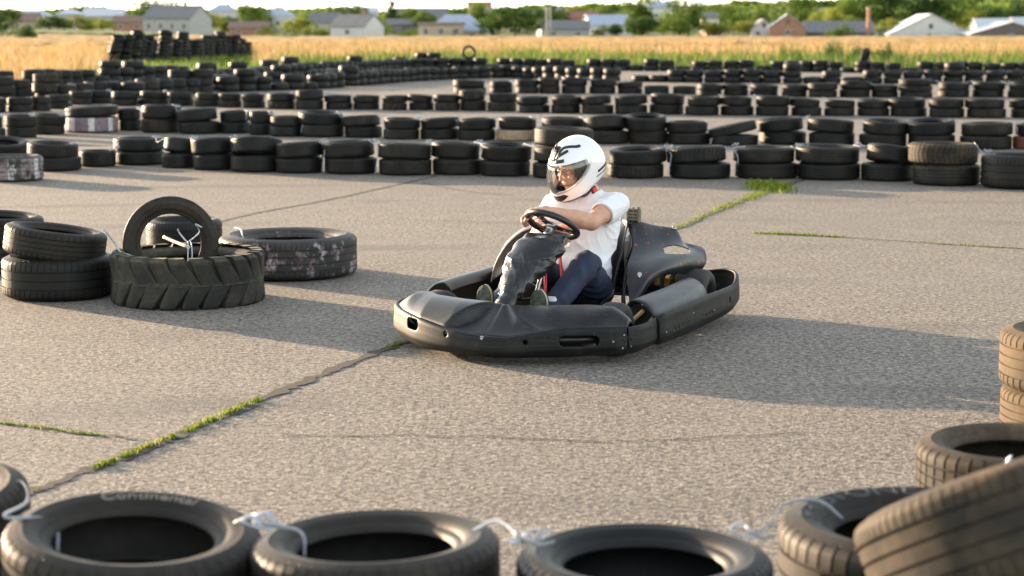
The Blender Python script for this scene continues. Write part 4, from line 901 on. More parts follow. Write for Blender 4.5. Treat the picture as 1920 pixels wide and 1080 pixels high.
# bumper ring: outline (a,b), bottom z, top z
def densify(P,step=.007):
    P=catmull(P,24); out=[P[0]]; L=0
    for p in P[1:]:
        while np.linalg.norm(p[:2]-out[-1][:2])>=step:
            q=out[-1]+(p-out[-1])*step/np.linalg.norm(p[:2]-out[-1][:2]); out.append(q)
    return np.array(out)
front=[(-.85,-.742,.05,.205),(-.62,-.742,.05,.20),(-.50,-.735,.05,.205),(-.36,-.69,.05,.205),(-.22,-.585,.05,.195),(-.06,-.42,.045,.185),(.04,-.22,.045,.158),(.085,-.03,.045,.143),(.08,.12,.045,.140),(.02,.25,.045,.162),(-.055,.38,.045,.181),(-.13,.52,.05,.181),(-.215,.645,.05,.178)]
sideA=[(-.215,.645,.05,.178),(-.30,.678,.05,.176),(-.42,.688,.052,.176),(-.55,.69,.055,.18)]
sideB=[(-.53,.700,.055,.180),(-.56,.716,.052,.199),(-.62,.722,.05,.204),(-.9,.738,.05,.209),(-1.3,.748,.05,.207),(-1.6,.748,.05,.200),(-1.8,.742,.055,.200),(-1.93,.725,.06,.222),(-2.06,.68,.065,.240),(-2.13,.60,.065,.245),(-2.15,.45,.065,.225),(-2.15,.2,.065,.22),(-2.15,0,.065,.22)]
def mir(P): return [(a,-b,c,d) for a,b,c,d in P][::-1]
HOLES=[]
def bumper(name,P,holes=(),thick=.006,label=None,lip=1):
    Q=densify(P); n=len(Q); T=np.gradient(Q[:,:2],axis=0); T/=np.linalg.norm(T,axis=1)[:,None]; N=np.stack([-T[:,1],T[:,0]],1)
    # outward = away from kart centre
    c=np.array([-1.,0]); sg=np.sign(((Q[:,:2]-c)*N).sum(1).mean()); N*=sg
    prof=[(-.060,0,0),(-.035,0,-.002),(-.019,0,.003)]+[(o,f,0) for f,o in zip(np.linspace(.10,.90,17),[-.013,-.008,-.003,.003,.0045,.005,.005,.005,.005,.0045,.004,.003,.003,.002,.002,.0015,.001])]+[(-.0015,.965,0),(-.005,.99,0),(-.010,1,.0),(-.013,.99,-.004)]
    m=len(prof); S=np.arange(n)*.007; V=np.zeros((n,m,3)); ST=np.zeros((n,m,2))
    for j,(o,f,dz) in enumerate(prof):
        V[:,j,:2]=Q[:,:2]+N*o; V[:,j,2]=Q[:,2]+(Q[:,3]-Q[:,2])*f+dz; ST[:,j,0]=S; ST[:,j,1]=V[:,j,2]
    HH=[]
    for hx,hy,ra,rb in holes: # find the spot on the sheet
        best=1e9
        for i in range(0,n,2):
            for j in range(3,20):
                x,y=kpx(V[i,j]); d=(x-hx)**2+(y-hy)**2
                if d<best: best=d; bi=(i,j)
        HH.append((ST[bi][0],ST[bi][1],ra,rb))
    F=[]; rem=np.zeros((n,m),bool)
    def lev(s,z,h): # stadium distance ( <0 inside )
        hs,hz,ra,rb=h; r=min(ra,rb); dx=np.maximum(abs(s-hs)-(ra-r),0); dz=np.maximum(abs(z-hz)-(rb-r),0); return np.sqrt(dx*dx+dz*dz)-r
    bad=set()
    for i in range(n-1):
        for j in range(m-1):
            s=(ST[i,j]+ST[i+1,j+1])/2; ins=False
            if 2<j<20:
                for h in HH:
                    if lev(s[0],s[1],h)<0: ins=True
            if ins: bad.add((i,j))
            else: F.append((i*m+j,(i+1)*m+j,(i+1)*m+j+1,i*m+j+1))
    for (i,j) in bad:
        for a,b in((i,j),(i+1,j),(i,j+1),(i+1,j+1)):
            if all((a-u,b-v) in bad for u in(0,1) for v in(0,1)): continue
            for h in HH:
                s,z=ST[a,b]
                if abs(lev(s,z,h))<.012:
                    hs,hz,ra,rb=h; r=min(ra,rb); cx=hs+np.clip(s-hs,-(ra-r),ra-r); cz=hz+np.clip(z-hz,-(rb-r),rb-r); v=np.array([s-cx,z-cz]); L=np.linalg.norm(v)
                    if L<1e-6: continue
                    ns,nz=np.array([cx,cz])+v/L*r; 
                    V[a,b,2]+=nz-z; V[a,b,:2]+=T[a]*(ns-s); ST[a,b]=(ns,nz)
                    break
    if sg<0: F=[f[::-1] for f in F]
    o=obj(name,mesh_np(name,V.reshape(-1,3),F),PB,kart); md=o.modifiers.new('s','SOLIDIFY'); md.thickness=thick; md.offset=-1 if sg>0 else -1
    return o,V,HH
A_=lambda x,y:(740+x/5.144,480+y/5.144); B_=lambda x,y:(1000+x/4.8,480+y/4.8)
fb,VF,_=bumper('front_bumper',front,[(*A_(180,657),.066,.027),(*A_(500,750),.0125,.0125),(*A_(1245,830),.0125,.0125),(*B_(415,772),.10,.026),(*B_(805,765),.006,.006)])
s1_,VS1,_=bumper('side_bumper',sideA,[(*B_(1105,690),.009,.017),(*B_(870,757),.005,.005)])
s2_,VS2,_=bumper('rear_side_bumper',sideB,[(*B_(1762,395),.016,.02)]+[(*B_(x,y),.0055,.0055) for x,y in((1262,652),(1297,637),(1332,628),(1550,525),(1573,518),(1595,508))])
s4_,VS4,_=bumper('rear_side_bumper',mir(sideB[3:]),[])
def bolt_at(V,px,r=.011,h=.006):
    best=1e9
    n,m,_=V.shape
    for i in range(1,n-1):
        for j in range(3,20):
            x,y=kpx(V[i,j]); d=(x-px[0])**2+(y-px[1])**2
            if d<best: best=d; bi=(i,j)
    i,j=bi; p=Vector(V[i,j]); nrm=Vector(V[i+1,j]-V[i-1,j]).cross(Vector((0,0,1))).normalized(); c=Vector((-1,0,p.z)); nrm=nrm if nrm.dot(p-c)>0 else -nrm
    mb=MB(); mb.lathe([(0,h*1.5),(r*.35,h*1.5),(r*.45,h),(r*.5,h*.5),(r*.95,h*.5),(r,0),(r,-.004)],14,Matrix.Translation(p)@nrm.to_track_quat('Z','Y').to_matrix().to_4x4()); mb.build('bolt',MET,kart,True)
for V_,px,r in((VF,A_(845,795),.012),(VF,B_(720,775),.010),(VF,B_(815,710),.009),(VF,B_(805,825),.009),(VS1,B_(868,815),.006),(VS2,B_(1190,685),.008),(VS2,B_(1435,517),.008),(VS2,B_(1620,492),.007)): bolt_at(V_,px,r*1.2)
# inner foam/frame seen through the slots
mb=MB(); mb.tube([(-.50,-.66,.12),(-.36,-.61,.12),(-.2,-.5,.12),(-.04,-.3,.12),(.0,0,.11),(-.04,.2,.12),(-.13,.4,.12),(-.27,.6,.12)],.022,10); mb.build('bumper_tube',DM,kart,True)
# nose fairing
fr=np.array(front); o_=np.argsort(fr[:,1]); bo,ao,zo=fr[o_,1],fr[o_,0],fr[o_,3]
nb,nu_=150,40; V=[];F=[]
for ib in range(nb):
    b=-.668+1.306*ib/(nb-1); a0=float(np.interp(b,bo,ao)); z0=float(np.interp(b,bo,zo)); e=min((b+.668)/.10,(.638-b)/.10,1); e=max(e,0)**.5
    off=.045+(.19 if b<0 else .17)*max(min((b+.668)/.16,(.638-b)/.22,1),0)**.8; cz=.205+.062*e
    for iu in range(nu_):
        u=iu/(nu_-1)
        if u<=.8:
            q=u/.8; S=1-(1-q)**2.6; bc=-.235+.20*q**.8; br=.275-.235*q**.8
            P_=.06*q+.94*q**1.6; pan=P_
            if b<bc: w_=min((bc-b)/.035,1); f_=pan+(S*1.06-pan)*(w_*w_*(3-2*w_))
            elif b<br: mid=(b-bc)/max(br-bc,1e-3); f_=pan+.10*sin(pi*mid)*sin(pi*min(q*1.1,1))+.28*max(0,(mid-.78)/.22)**2*sin(pi*min(q*.95,1))
            else: w_=min((b-br)/.17,1); v0=pan+.28*sin(pi*min(q*.95,1)); val=pan*.75+.1*S; t_=min((b-br)/.05,1); f_=(v0+(val-v0)*(t_*t_*(3-2*t_)))*(1-w_**1.5)+S*w_**1.5
            z=z0+.002+(cz-z0)*f_*(.55+.45*e); a=a0-.020-off*q
            if q<.02: z=z0-.014
        else:
            q=(u-.8)/.2; a=a0-.020-off-.06*sin(q*pi/2); z=(z0+.002+(cz-z0)*(.55+.45*e))*(1-q**2)+.12*q**2
        V.append((a,b,z))
        if ib and iu: k_=(ib-1)*nu_+iu-1; F.append((k_,k_+1,k_+nu_+1,k_+nu_))
o=obj('nose_fairing',mesh_np('nose_fairing',V,F),PF,kart); md=o.modifiers.new('s','SOLIDIFY'); md.thickness=.004; md.offset=0
# wheels
def wheel(c,R,W,rr,steer=0):
    t=empty('wheel'); t.parent=kart; t.location=c; t.rotation_euler=(0,0,steer); h=W/2; Mx=Matrix.Rotation(pi/2,4,'X')
    mb=MB(); prof=[(rr,-.8),(rr+.012,-.95),(rr+.03,-1.0),(R-.022,-.95),(R-.006,-.78),(R,-.5),(R+.001,0),(R,.5),(R-.006,.78),(R-.022,.95),(rr+.03,1),(rr+.012,.95),(rr,.8),(rr+.004,.5),(rr+.004,-.5)]
    mb.lathe([(a,b*h) for a,b in prof],48,Mx,True); mb.build('tyre',KR,t,True)
    mb=MB(); 
    for s in(-1,1): mb.lathe([(rr+.004,s*h*.82),(rr-.006,s*h*.86),(rr-.008,s*h*.6),(rr-.016,s*h*.25),(.035,s*h*.15),(.03,s*h*.35),(0,s*h*.38)],32,Mx)
    mb.build('rim',RIM,t,True); mb=MB(); mb.lathe([(0,-h*.55),(.012,-h*.55),(.012,h*.55),(0,h*.55)],12,Mx); mb.build('hub',GREY,t,True)
    return t
wheel((-.43,.50,.135),.135,.125,.068,-.12); wheel((-.50,-.50,.135),.135,.125,.068,-.18); wheel((-1.77,.515,.142),.142,.20,.068); wheel((-1.77,-.515,.142),.142,.20,.068)
# chassis
mb=MB(); mb.box((-.92,0,.058),(1.3,.56,.006)); mb.build('floor_pan',DM,kart)
mb=MB()
for s in(-1,1):
    mb.tube([(-.18,s*.16,.075),(-.35,s*.30,.075),(-.9,s*.33,.075),(-1.5,s*.30,.08),(-1.95,s*.30,.10)],.016,8)
    mb.tube([(-.55,s*.33,.09),(-.75,s*.58,.09),(-1.4,s*.60,.09),(-1.6,s*.33,.09)],.011,8); mb.tube([(-.4,s*.12,.08),(-.43,s*.42,.13)],.014,8)
mb.tube([(-1.77,-.5,.142),(-1.77,.5,.142)],.02,10); mb.tube([(-.4,-.44,.13),(-.4,.44,.13)],.012,8); mb.tube([(-1.95,-.55,.14),(-1.95,.55,.14)],.014,8)
mb.build('chassis',DM,kart,True)
mb=MB(); mb.tube([(-.57,-.02,.12),(-.64,-.012,.24),(-.72,-.002,.38),(-.80,.0,.52)],.0125,10); mb.build('steering_column',GREY,kart,True)
mb=MB(); mb.tube([(-.93,.015,.42),(-.89,.035,.385),(-.84,.06,.335),(-.80,.08,.28),(-.78,.09,.20),(-.76,.1,.1)],.013,8,flat=.6)
mb.tube([(-.74,.004,.38),(-.72,.012,.28),(-.70,.02,.17),(-.69,.03,.08)],.015,8,flat=.55); mb.build('red_frame_tube',RED,kart,True)
mb=MB(); mb.tube([(-.78,-.04,.28),(-.70,.03,.24)],.004,6); mb.tube([(-.52,-.03,.13),(-.5,.03,.135)],.01,8); mb.build('linkage',GREY,kart,True)
for s,bb in((-1,-.20),(1,.04)):
    mb=MB(); mb.tube([(-.40,bb-.05,.08),(-.42,bb-.05,.22),(-.42,bb+.05,.22),(-.40,bb+.05,.08)],.007,8); mb.build('pedal',GREY,kart,True)
# side pods
PD=[]
for a,w,top_ in((-.60,.0,.255),(-.62,.012,.262),(-.8,.018,.265),(-1.1,.022,.262),(-1.4,.015,.262),(-1.56,.0,.258),(-1.60,-.012,.25)):
    PD.append([(a-.02,.50+w,top_-.05),(a-.0,.515+w,top_-.012),(a,.545+w,top_),(a,.59+w,top_-.012),(a+.0,.628+w,top_-.045),(a,.655+w,top_-.095),(a,.67+w,top_-.15),(a,.675+w,.07)])
for s in(1,-1):
    P=[[(a,b*s*(1 if s>0 else .96),z+(0 if s>0 else .035*min(1,max(0,(z-.1)/.12)))) for a,b,z in r] for r in PD]; V,F=patch(P,5,5)
    if s<0: F=[f[::-1] for f in F]
    o=obj('side_pod',mesh_np('side_pod',V,F),PP,kart); md=o.modifiers.new('s','SOLIDIFY'); md.thickness=.007; md.offset=0
    mb=MB(); 
    # closing bracket inside the front mouth of the pod
    Q=[(-.66,s*b,z) for b,z in((.52,.07),(.65,.07),(.645,.14),(.61,.205),(.56,.235),(.52,.23))]; mb.add(Q+[(x-.006,y,z) for x,y,z in Q],[tuple(range(6)),tuple(range(11,5,-1))]+[(i,i+6,(i+1)%6+6,(i+1)%6) for i in range(6)]); mb.build('pod_bracket',DM,kart)
    mb=MB(); mb.tube([(-.645,s*.525,.15),(-.64,s*.585,.205)],.012,6); Q=[(-.642,s*.555,.08),(-.642,s*.650,.08),(-.642,s*.640,.19)]; mb.add(Q+[(x-.008,y,z) for x,y,z in Q],[(0,1,2),(5,4,3),(0,3,4,1),(1,4,5,2),(2,5,3,0)]); mb.build('pod_stay',TAN,kart)
# engine cover, near half and far half
CV=[[(-1.585,.165,.550),(-1.60,.19,.535),(-1.50,.235,.46),(-1.37,.27,.40),(-1.22,.30,.355),(-1.12,.33,.29),(-1.06,.36,.23),(-1.03,.38,.14)],
[(-1.66,.20,.553),(-1.66,.235,.54),(-1.57,.28,.455),(-1.46,.33,.400),(-1.30,.375,.365),(-1.16,.41,.31),(-1.09,.42,.25),(-1.06,.42,.165)],
[(-1.76,.25,.525),(-1.76,.29,.515),(-1.66,.33,.445),(-1.57,.38,.405),(-1.42,.43,.375),(-1.27,.445,.335),(-1.18,.44,.295),(-1.14,.43,.235)],
[(-1.83,.31,.510),(-1.84,.345,.498),(-1.76,.375,.44),(-1.68,.42,.402),(-1.54,.46,.375),(-1.40,.475,.335),(-1.33,.465,.31),(-1.27,.45,.292)],
[(-1.87,.34,.498),(-1.885,.375,.482),(-1.84,.41,.42),(-1.77,.45,.392),(-1.66,.485,.365),(-1.56,.495,.33),(-1.50,.485,.305),(-1.45,.465,.288)],
[(-1.90,.37,.430),(-1.91,.40,.412),(-1.90,.435,.388),(-1.88,.47,.375),(-1.80,.505,.35),(-1.72,.51,.315),(-1.66,.495,.29),(-1.61,.48,.272)],
[(-1.96,.42,.402),(-1.97,.44,.397),(-1.97,.46,.388),(-1.96,.49,.372),(-1.93,.52,.335),(-1.86,.525,.30),(-1.80,.51,.275),(-1.75,.49,.255)],
[(-2.0,.46,.388),(-2.005,.475,.384),(-2.005,.49,.376),(-1.99,.51,.358),(-1.95,.53,.325),(-1.92,.53,.29),(-1.87,.52,.265),(-1.82,.50,.245)]]
V,F=patch(CV,16,16)
nU=(len(CV)-1)*16+1; nR=(len(CV[0])-1)*16+1
# index = column*nRows + row ; columns run top->bottom, rows run front->back
def slot_(f):
    i=f[0]%nU; j=f[0]//nU  # i along front->back, j along top->bottom
    c=(i-54)/20.; d=(j-49)/9.2; return abs(c)<1 and abs(d)<1-.45*abs(c)**3
F2=[f for f in F if not slot_(f)]
def cover(F_,s):
    P=np.array(V)*[1,s,1]; FF=F_ if s>0 else [f[::-1] for f in F_]
    o=obj('engine_cover',mesh_np('engine_cover',P,FF),PC,kart); md=o.modifiers.new('s','SOLIDIFY'); md.thickness=.006; md.offset=0; return o
cover(F2,1)
# far cover: broad rounded shell behind the driver's right arm
CF=[[(-1.62,-.17,.53),(-1.55,-.24,.535),(-1.45,-.31,.525),(-1.36,-.38,.50),(-1.28,-.43,.44),(-1.22,-.46,.37),(-1.16,-.47,.30),(-1.10,-.46,.24)],
[(-1.66,-.18,.54),(-1.62,-.25,.545),(-1.55,-.33,.54),(-1.47,-.40,.515),(-1.38,-.46,.455),(-1.32,-.49,.38),(-1.26,-.50,.31),(-1.20,-.49,.24)],
[(-1.75,-.2,.52),(-1.74,-.27,.525),(-1.70,-.35,.515),(-1.64,-.42,.48),(-1.57,-.47,.43),(-1.52,-.50,.37),(-1.47,-.51,.31),(-1.42,-.5,.26)],
[(-1.87,-.22,.49),(-1.87,-.29,.49),(-1.85,-.37,.47),(-1.82,-.44,.43),(-1.78,-.48,.39),(-1.74,-.50,.35),(-1.70,-.5,.30),(-1.66,-.49,.26)]]
Vf,Ff=patch(CF,8,6); o=obj('engine_cover',mesh_np('engine_cover',Vf,[f[::-1] for f in Ff]),plain('painted_sun_glare_cover',(.16,.145,.13),.3,0,.25,6),kart); md=o.modifiers.new('s','SOLIDIFY'); md.thickness=.006; md.offset=0; o['label']='engine cover half behind the driver right arm, sun glare painted as grey'  # pale grey base colour stands in for sun glare on this half
# hood stripe between the two halves, engine below
mb=MB(); mb.box((-1.78,.02,.30),(.22,.20,.30),bev=.02); 
for k in range(7): mb.box((-1.66,.02,.19+k*.032),(.05,.17,.012))
mb.box((-1.74,.24,.24),(.26,.14,.20),bev=.02); mb.lathe([(0,-.05),(.05,-.05),(.06,-.03),(.06,.03),(.05,.05),(0,.05)],20,Matrix.Translation((-1.60,.33,.22))@Matrix.Rotation(pi/2,4,'X')); mb.build('engine',DM,kart)
ch=plain('oily_brass_metal',(.35,.22,.08),.4,.8,.4); mb=MB(); mb.lathe([(.03,-.012),(.06,-.012),(.06,.012),(.03,.012)],24,Matrix.Translation((-1.66,.40,.20))@Matrix.Rotation(pi/2,4,'X'),True); mb.box((-1.50,.38,.26),(.03,.02,.08)); mb.box((-1.30,.335,.30),(.02,.02,.12)); mb.build('chain_sprocket',ch,kart)
gm=plain('olive_grille',(.14,.13,.09),.5,.3,.2); mb=MB()
mb.box((-1.685,.185,.565),(.05,.055,.11))
for k in range(6): mb.box((-1.655,.185,.527+k*.019),(.016,.074,.010))
mb.box((-1.654,.185,.575),(.006,.010,.12)); mb.box((-1.654,.218,.575),(.02,.010,.125)); mb.box((-1.654,.152,.575),(.02,.010,.125)); mb.build('air_intake_grille',gm,kart)
mb=MB(); P_=V[8*0+0]; k=kart
pt=Vector(V[(8*1)*nU+8*3+4]); mb.lathe([(0,.03),(.004,.03),(.004,.014),(.009,.013),(.009,.006),(.02,.005),(.02,0)],12,Matrix.Translation(Vector(V[10*nU+60])+Vector((0,0,.0)))); mb.build('cover_stud',MET,kart,True)
best=min(range(len(V)),key=lambda i:(kpx(V[i])[0]-(1120+385/4.911))**2+(kpx(V[i])[1]-(380+672/4.911))**2); p=Vector(V[best]); mb=MB(); nn=Vector((.25,.85,.45)).normalized(); mb.lathe([(0,.006),(.006,.006),(.008,.002),(.008,.004),(.019,.003),(.020,0),(.02,-.004)],18,Matrix.Translation(p+nn*.005)@nn.to_track_quat('Z','Y').to_matrix().to_4x4()); mb.build('bolt',MET,kart,True)
# seat
SR=[((-1.715,.575),(-1.60,.56),.17),((-1.69,.55),(-1.56,.545),.185),((-1.63,.45),(-1.46,.45),.198),((-1.57,.34),(-1.35,.345),.205),((-1.52,.23),(-1.27,.25),.21),((-1.46,.14),(-1.20,.19),.21),((-1.36,.085),(-1.12,.165),.20),((-1.2,.07),(-1.05,.14),.19),((-1.03,.085),(-1.0,.12),.17),((-.99,.10),(-.98,.11),.15)]
P=[]
for (ac,zc),(ae,ze),hw in SR:
    row=[]
    for t_ in(-1,-.97,-.86,-.6,-.3,0,.3,.6,.86,.97,1): f=abs(t_)**3.2; row.append((ac+(ae-ac)*f,hw*(t_ if abs(t_)<.9 else .96*np.sign(t_)),zc+(ze-zc)*f))
    P.append(row)
V_,F_=patch(P,5,4); o=obj('seat',mesh_np('seat',V_,F_),SEATM,kart); md=o.modifiers.new('s','SOLIDIFY'); md.thickness=.008; md.offset=0
mb=MB(); mb.tube(catmull([(-1.60,.185,.52),(-1.52,.23,.46),(-1.44,.24,.38),(-1.36,.245,.30),(-1.30,.25,.2),(-1.28,.26,.1)],5),.012,8); mb.tube(catmull([(-1.50,.215,.49),(-1.44,.24,.44),(-1.40,.235,.37)],5),.009,8); mb.build('seat_stay',DM,kart,True)
# taped front panel
s=SDF((-.92,-.22,.14),(-.22,.2,.62),.0045)
def pan(c,r,ax): s.ell(c,r,ax,k=.05)
Mt=np.array(Euler((0,-.75,0)).to_matrix())
s.box((-.735,-.008,.520),(.075,.122,.030),r=.028,M=np.array(Euler((0,.35,0)).to_matrix()))
s.ell((-.69,-.012,.49),(.065,.145,.062),k=.03); s.ell((-.63,-.035,.435),(.06,.138,.07),k=.05); s.ell((-.58,-.055,.385),(.055,.122,.06),k=.05); s.ell((-.515,-.068,.335),(.05,.088,.055),k=.05); s.ell((-.46,-.072,.29),(.042,.066,.05),k=.045); s.ell((-.40,-.078,.245),(.04,.055,.04),k=.04); s.ell((-.36,-.080,.215),(.035,.05,.03),k=.04)
def wr(X,Y,Z):
    k=np.clip((.49-Z)/.03,0,1); t_=Z*.75+X*.65
    r1=1-np.abs(np.sin(t_*52+Y*9+1.8*np.sin(Y*17+Z*12))); r2=1-np.abs(np.sin(t_*31-Y*24+2.2*np.sin(Y*11-X*19)+1.)); r3=1-np.abs(np.sin(Y*60+t_*38+2*np.sin(t_*40)))
    return -k*(.0034*r1**3+.0034*r2**4+.0012*r3**4)+.002*k-.004*np.exp(-((Z-.482+.25*(X+.69))/.006)**2)
s.warp(wr)
m=NM('black_plastic_wrap'); f=m.noise(28,6,.6,dist=1.6); f2=m.noise(75,5,.65,dist=2.5); m.set(Base_Color=(.012,.0125,.014),Roughness=.26); m.b.inputs['Specular IOR Level'].default_value=.55; f3=m.voro(17,m.coord('Object',(1,1,1.6)),'DISTANCE_TO_EDGE','Distance'); b=m.bump(f,.3,.007); b=m.bump(f2,.3,.003,b); m.bump(m.ramp(f3,[(0,1),(.12,0)]),.12,.004,b)
sdf_obj('taped_front_panel',s,m.m,kart,1)
# steering wheel
sw=empty('steering_wheel'); sw.parent=kart; sw.location=(-.855,.0,.605); nv=Vector((-.50,.17,.85)).normalized(); sw.rotation_euler=(nv.to_track_quat('Z','X')@Euler((0,0,.5)).to_quaternion()).to_euler()
SWM=Matrix.Translation(sw.location)@sw.rotation_euler.to_matrix().to_4x4()
GRIP=plain('steering_wheel_grip',(.014,.014,.015),.45,0,.3,40,.2); n=64; RWH=.145
mb=MB(); mb.tube([(RWH*cos(2*pi*k/n),RWH*sin(2*pi*k/n)*.97,0) for k in range(n)],.0165,12,closed=True,flat=1.1); mb.build('rim',GRIP,sw,True)
mb=MB(); 
for k in range(3):
    a=pi/2+2*pi*k/3; Mx=Matrix.Rotation(a,4,'Z'); 
    for x0,x1,w_ in((.02,.06,.05),(.06,.10,.035),(.10,.14,.045)): mb.box((0,0,0),(0,0,0),M=Mx@Matrix.Translation(((x0+x1)/2,0,-.01))) if False else mb.add([Mx@Vector(p) for p in((x0,-w_/2,-.013),(x1,-w_/2,-.013),(x1,w_/2,-.013),(x0,w_/2,-.013),(x0,-w_/2,-.007),(x1,-w_/2,-.007),(x1,w_/2,-.007),(x0,w_/2,-.007))],[(3,2,1,0),(4,5,6,7),(0,1,5,4),(1,2,6,5),(2,3,7,6),(3,0,4,7)])
mb.build('spokes',DM,sw)
mb=MB()
for k in range(3):
    for x in(.075,.108): 
        mb.lathe([(0,-.0145),(.0085,-.0145),(.0085,-.0135)],12,Matrix.Rotation(pi/2+2*pi*k/3,4,'Z')@Matrix.Translation((x,0,0)))
mb.build('spoke_holes',plain('worn_alloy',(.55,.40,.32),.4,.5,.2),sw,True)
mb=MB(); mb.lathe([(0,.004),(.03,.004),(.032,-.006),(.032,-.02),(.026,-.022),(.022,-.03),(.022,-.055),(.028,-.058),(.028,-.066),(.0,-.066)],20); mb.build('hub',GREY,sw,True)
# ------------------------------------------------------------------ the driver (same local axes as the kart)
man=empty('person',KO,KA); tag(man,'driver in white T-shirt, dark jeans and white full-face helmet, turning the steering wheel','person')
SK=NM('skin'); f=SK.noise(30,5,.6); SK.set(Base_Color=SK.ramp(f,[(.3,(.50,.26,.17)),(.7,(.60,.34,.235))]),Roughness=.5); SK.b.inputs['Subsurface Weight'].default_value=.15; SK.b.inputs['Subsurface Scale'].default_value=.01; SK.b.inputs['Subsurface Radius'].default_value=(1,.35,.2); SK.bump(SK.noise(220,3),.08,.001)
# key points
LS=(-1.385,.185,.675); RS=(-1.32,-.17,.660); NB=(-1.375,.02,.725); LE=(-1.09,.135,.60); LW=(-.885,-.055,.672); RE=(-1.13,-.20,.50); RW=(-1.015,-.035,.560)
HD=np.array((-1.268,-.028,.888)); hy=-RD(30); hp=RD(27); hr_=RD(-4); HS=1.04
Mh=Matrix.Rotation(hy,3,'Z')@Matrix.Rotation(hp,3,'Y')@Matrix.Rotation(hr_,3,'X'); MhN=np.array(Mh)
def hl(x,y,z): return tuple(HD+MhN@np.array((x*1.06+.010,y*1.06,z*1.06+.006)))
s=SDF((-1.62,-.34,.05),(-.40,.34,1.06),.004)
# torso, neck and head
s.ell((-1.39,.01,.56),(.09,.14,.13),k=.03).ell((-1.30,0,.38),(.09,.13,.15),k=.05).ell((-1.27,0,.23),(.11,.14,.09),k=.04)
s.cap((-1.385,.02,.69),NB,.06,.056,k=.05); s.cap(NB,hl(-.035,0,-.08),.055,.052,k=.03); s.cap((-1.39,.02,.695),LS,.042,.05,k=.02); s.cap((-1.39,.02,.695),RS,.042,.05,k=.02)
s.ell(hl(-.015,0,.02),(.092,.072,.095),Mh,k=.02); s.ell(hl(.035,0,-.045),(.055,.052,.062),Mh,k=.03)   # skull, jaw
s.ell(hl(.075,0,-.09),(.018,.022,.014),Mh,k=.02)  # chin
s.cap(hl(.084,0,.012),hl(.105,0,-.024),.007,.0105,k=.010); s.ell(hl(.094,.010,-.026),(.008,.006,.005),Mh,k=.006); s.ell(hl(.094,-.010,-.026),(.008,.006,.005),Mh,k=.006) # nose
for q in(-1,1):
    s.cap(hl(.084,q*.012,.026),hl(.070,q*.045,.027),.0075,.0065,k=.01); s.ell(hl(.072,q*.032,.006),(.014,.015,.010),Mh,k=.008,op='sub'); s.ell(hl(.062,q*.034,.004),(.017,.016,.013),Mh,k=.004); s.ell(hl(.062,q*.042,-.022),(.020,.016,.014),Mh,k=.016); s.ell(hl(-.01,q*.074,0),(.016,.008,.026),Mh,k=.006)
s.cap(hl(.088,-.018,-.052),hl(.088,.018,-.052),.0045,.0045,k=.006); s.cap(hl(.087,-.014,-.061),hl(.087,.014,-.061),.0055,.0055,k=.006)
# arms
s.chain([LS,(-1.23,.165,.645),LE],[.054,.054,.044],.02); s.chain([LE,(-1.01,.07,.628),LW],[.044,.043,.027],.015)
s.ell((-1.045,.10,.612),(.052,.042,.044),k=.02)
s.chain([RS,(-1.22,-.19,.57),RE],[.052,.050,.042],.02); s.chain([RE,(-1.08,-.13,.535),RW],[.042,.041,.027],.015)
# legs under the jeans
LH=(-1.27,.10,.20); LK=(-.955,.155,.385); LA=(-.60,.075,.165); RH=(-1.27,-.10,.20); RK=(-.93,-.17,.40); RA_=(-.585,-.205,.175)
for H_,K_,A2 in((LH,LK,LA),(RH,RK,RA_)): s.chain([H_,K_],[.078,.052],.03); s.chain([K_,A2],[.052,.036],.02); s.cap(A2,(A2[0]+.04,A2[1],A2[2]-.05),.034,.03,k=.01)
# hands on the wheel rim
cw=Vector(sw.location); NW=nv
def hand(th,wrist,side,spread=.021,dirsign=1):
    """fingers wrap the rim at rim angle th (wheel local), palm behind"""
    R3=SWM.to_3x3(); c0=SWM@Vector((RWH*cos(th),RWH*sin(th),0)); T_=(R3@Vector((-sin(th),cos(th),0))).normalized(); Rd=(R3@Vector((cos(th),sin(th),0))).normalized(); N_=(R3@Vector((0,0,1))).normalized(); w=Vector(wrist)
    towrist=(w-c0); towrist-=T_*towrist.dot(T_); towrist.normalize(); up_=N_
    # knuckles sit on the driver side of the rim
    kn=c0+towrist*.022+N_*.030
    s.cap(tuple(w),tuple(w*.45+kn*.55),.027,.026,k=.012)
    for i,(L,o) in enumerate(((.9,-1.5),(1.0,-.5),(.96,.5),(.82,1.5))):
        b=kn+T_*o*spread; s.cap(tuple(w*.6+b*.4),tuple(b),.017,.0125,k=.012)
        far=-towrist; r_=.0095-.0006*i
        p1=b+far*.026*L+N_*.006; p2=c0+T_*o*spread*.93+far*.027+N_*.002; p3=c0+T_*o*spread*.85+far*.016-N_*.024; p4=c0+T_*o*spread*.8-far*.004-N_*.027
        s.chain([tuple(b),tuple(p1),tuple(p2),tuple(p3),tuple(p4)],[.0125,r_+.0012,r_+.0006,r_,r_*.9],.0035)
    sd=T_*dirsign
    t0=w*.45+kn*.55+sd*.026-N_*.006; t1=c0+sd*.040+towrist*.022-N_*.004; t2=c0+sd*.036+towrist*.012-N_*.026; t3=c0+sd*.024-N_*.030
    s.chain([tuple(t0),tuple(t1),tuple(t2),tuple(t3)],[.016,.0125,.0105,.009],.006)
def rim_angle(p): q=SWM.inverted()@Vector(p); return atan2(q.y,q.x)
thL=rim_angle((-.88,-.15,.66)); thR=rim_angle((-1.0,.03,.53))
hand(thL,LW,1,.0185,1); hand(thR,RW,-1,.0185,-1)
body=sdf_obj('body',s,SK.m,man,1)
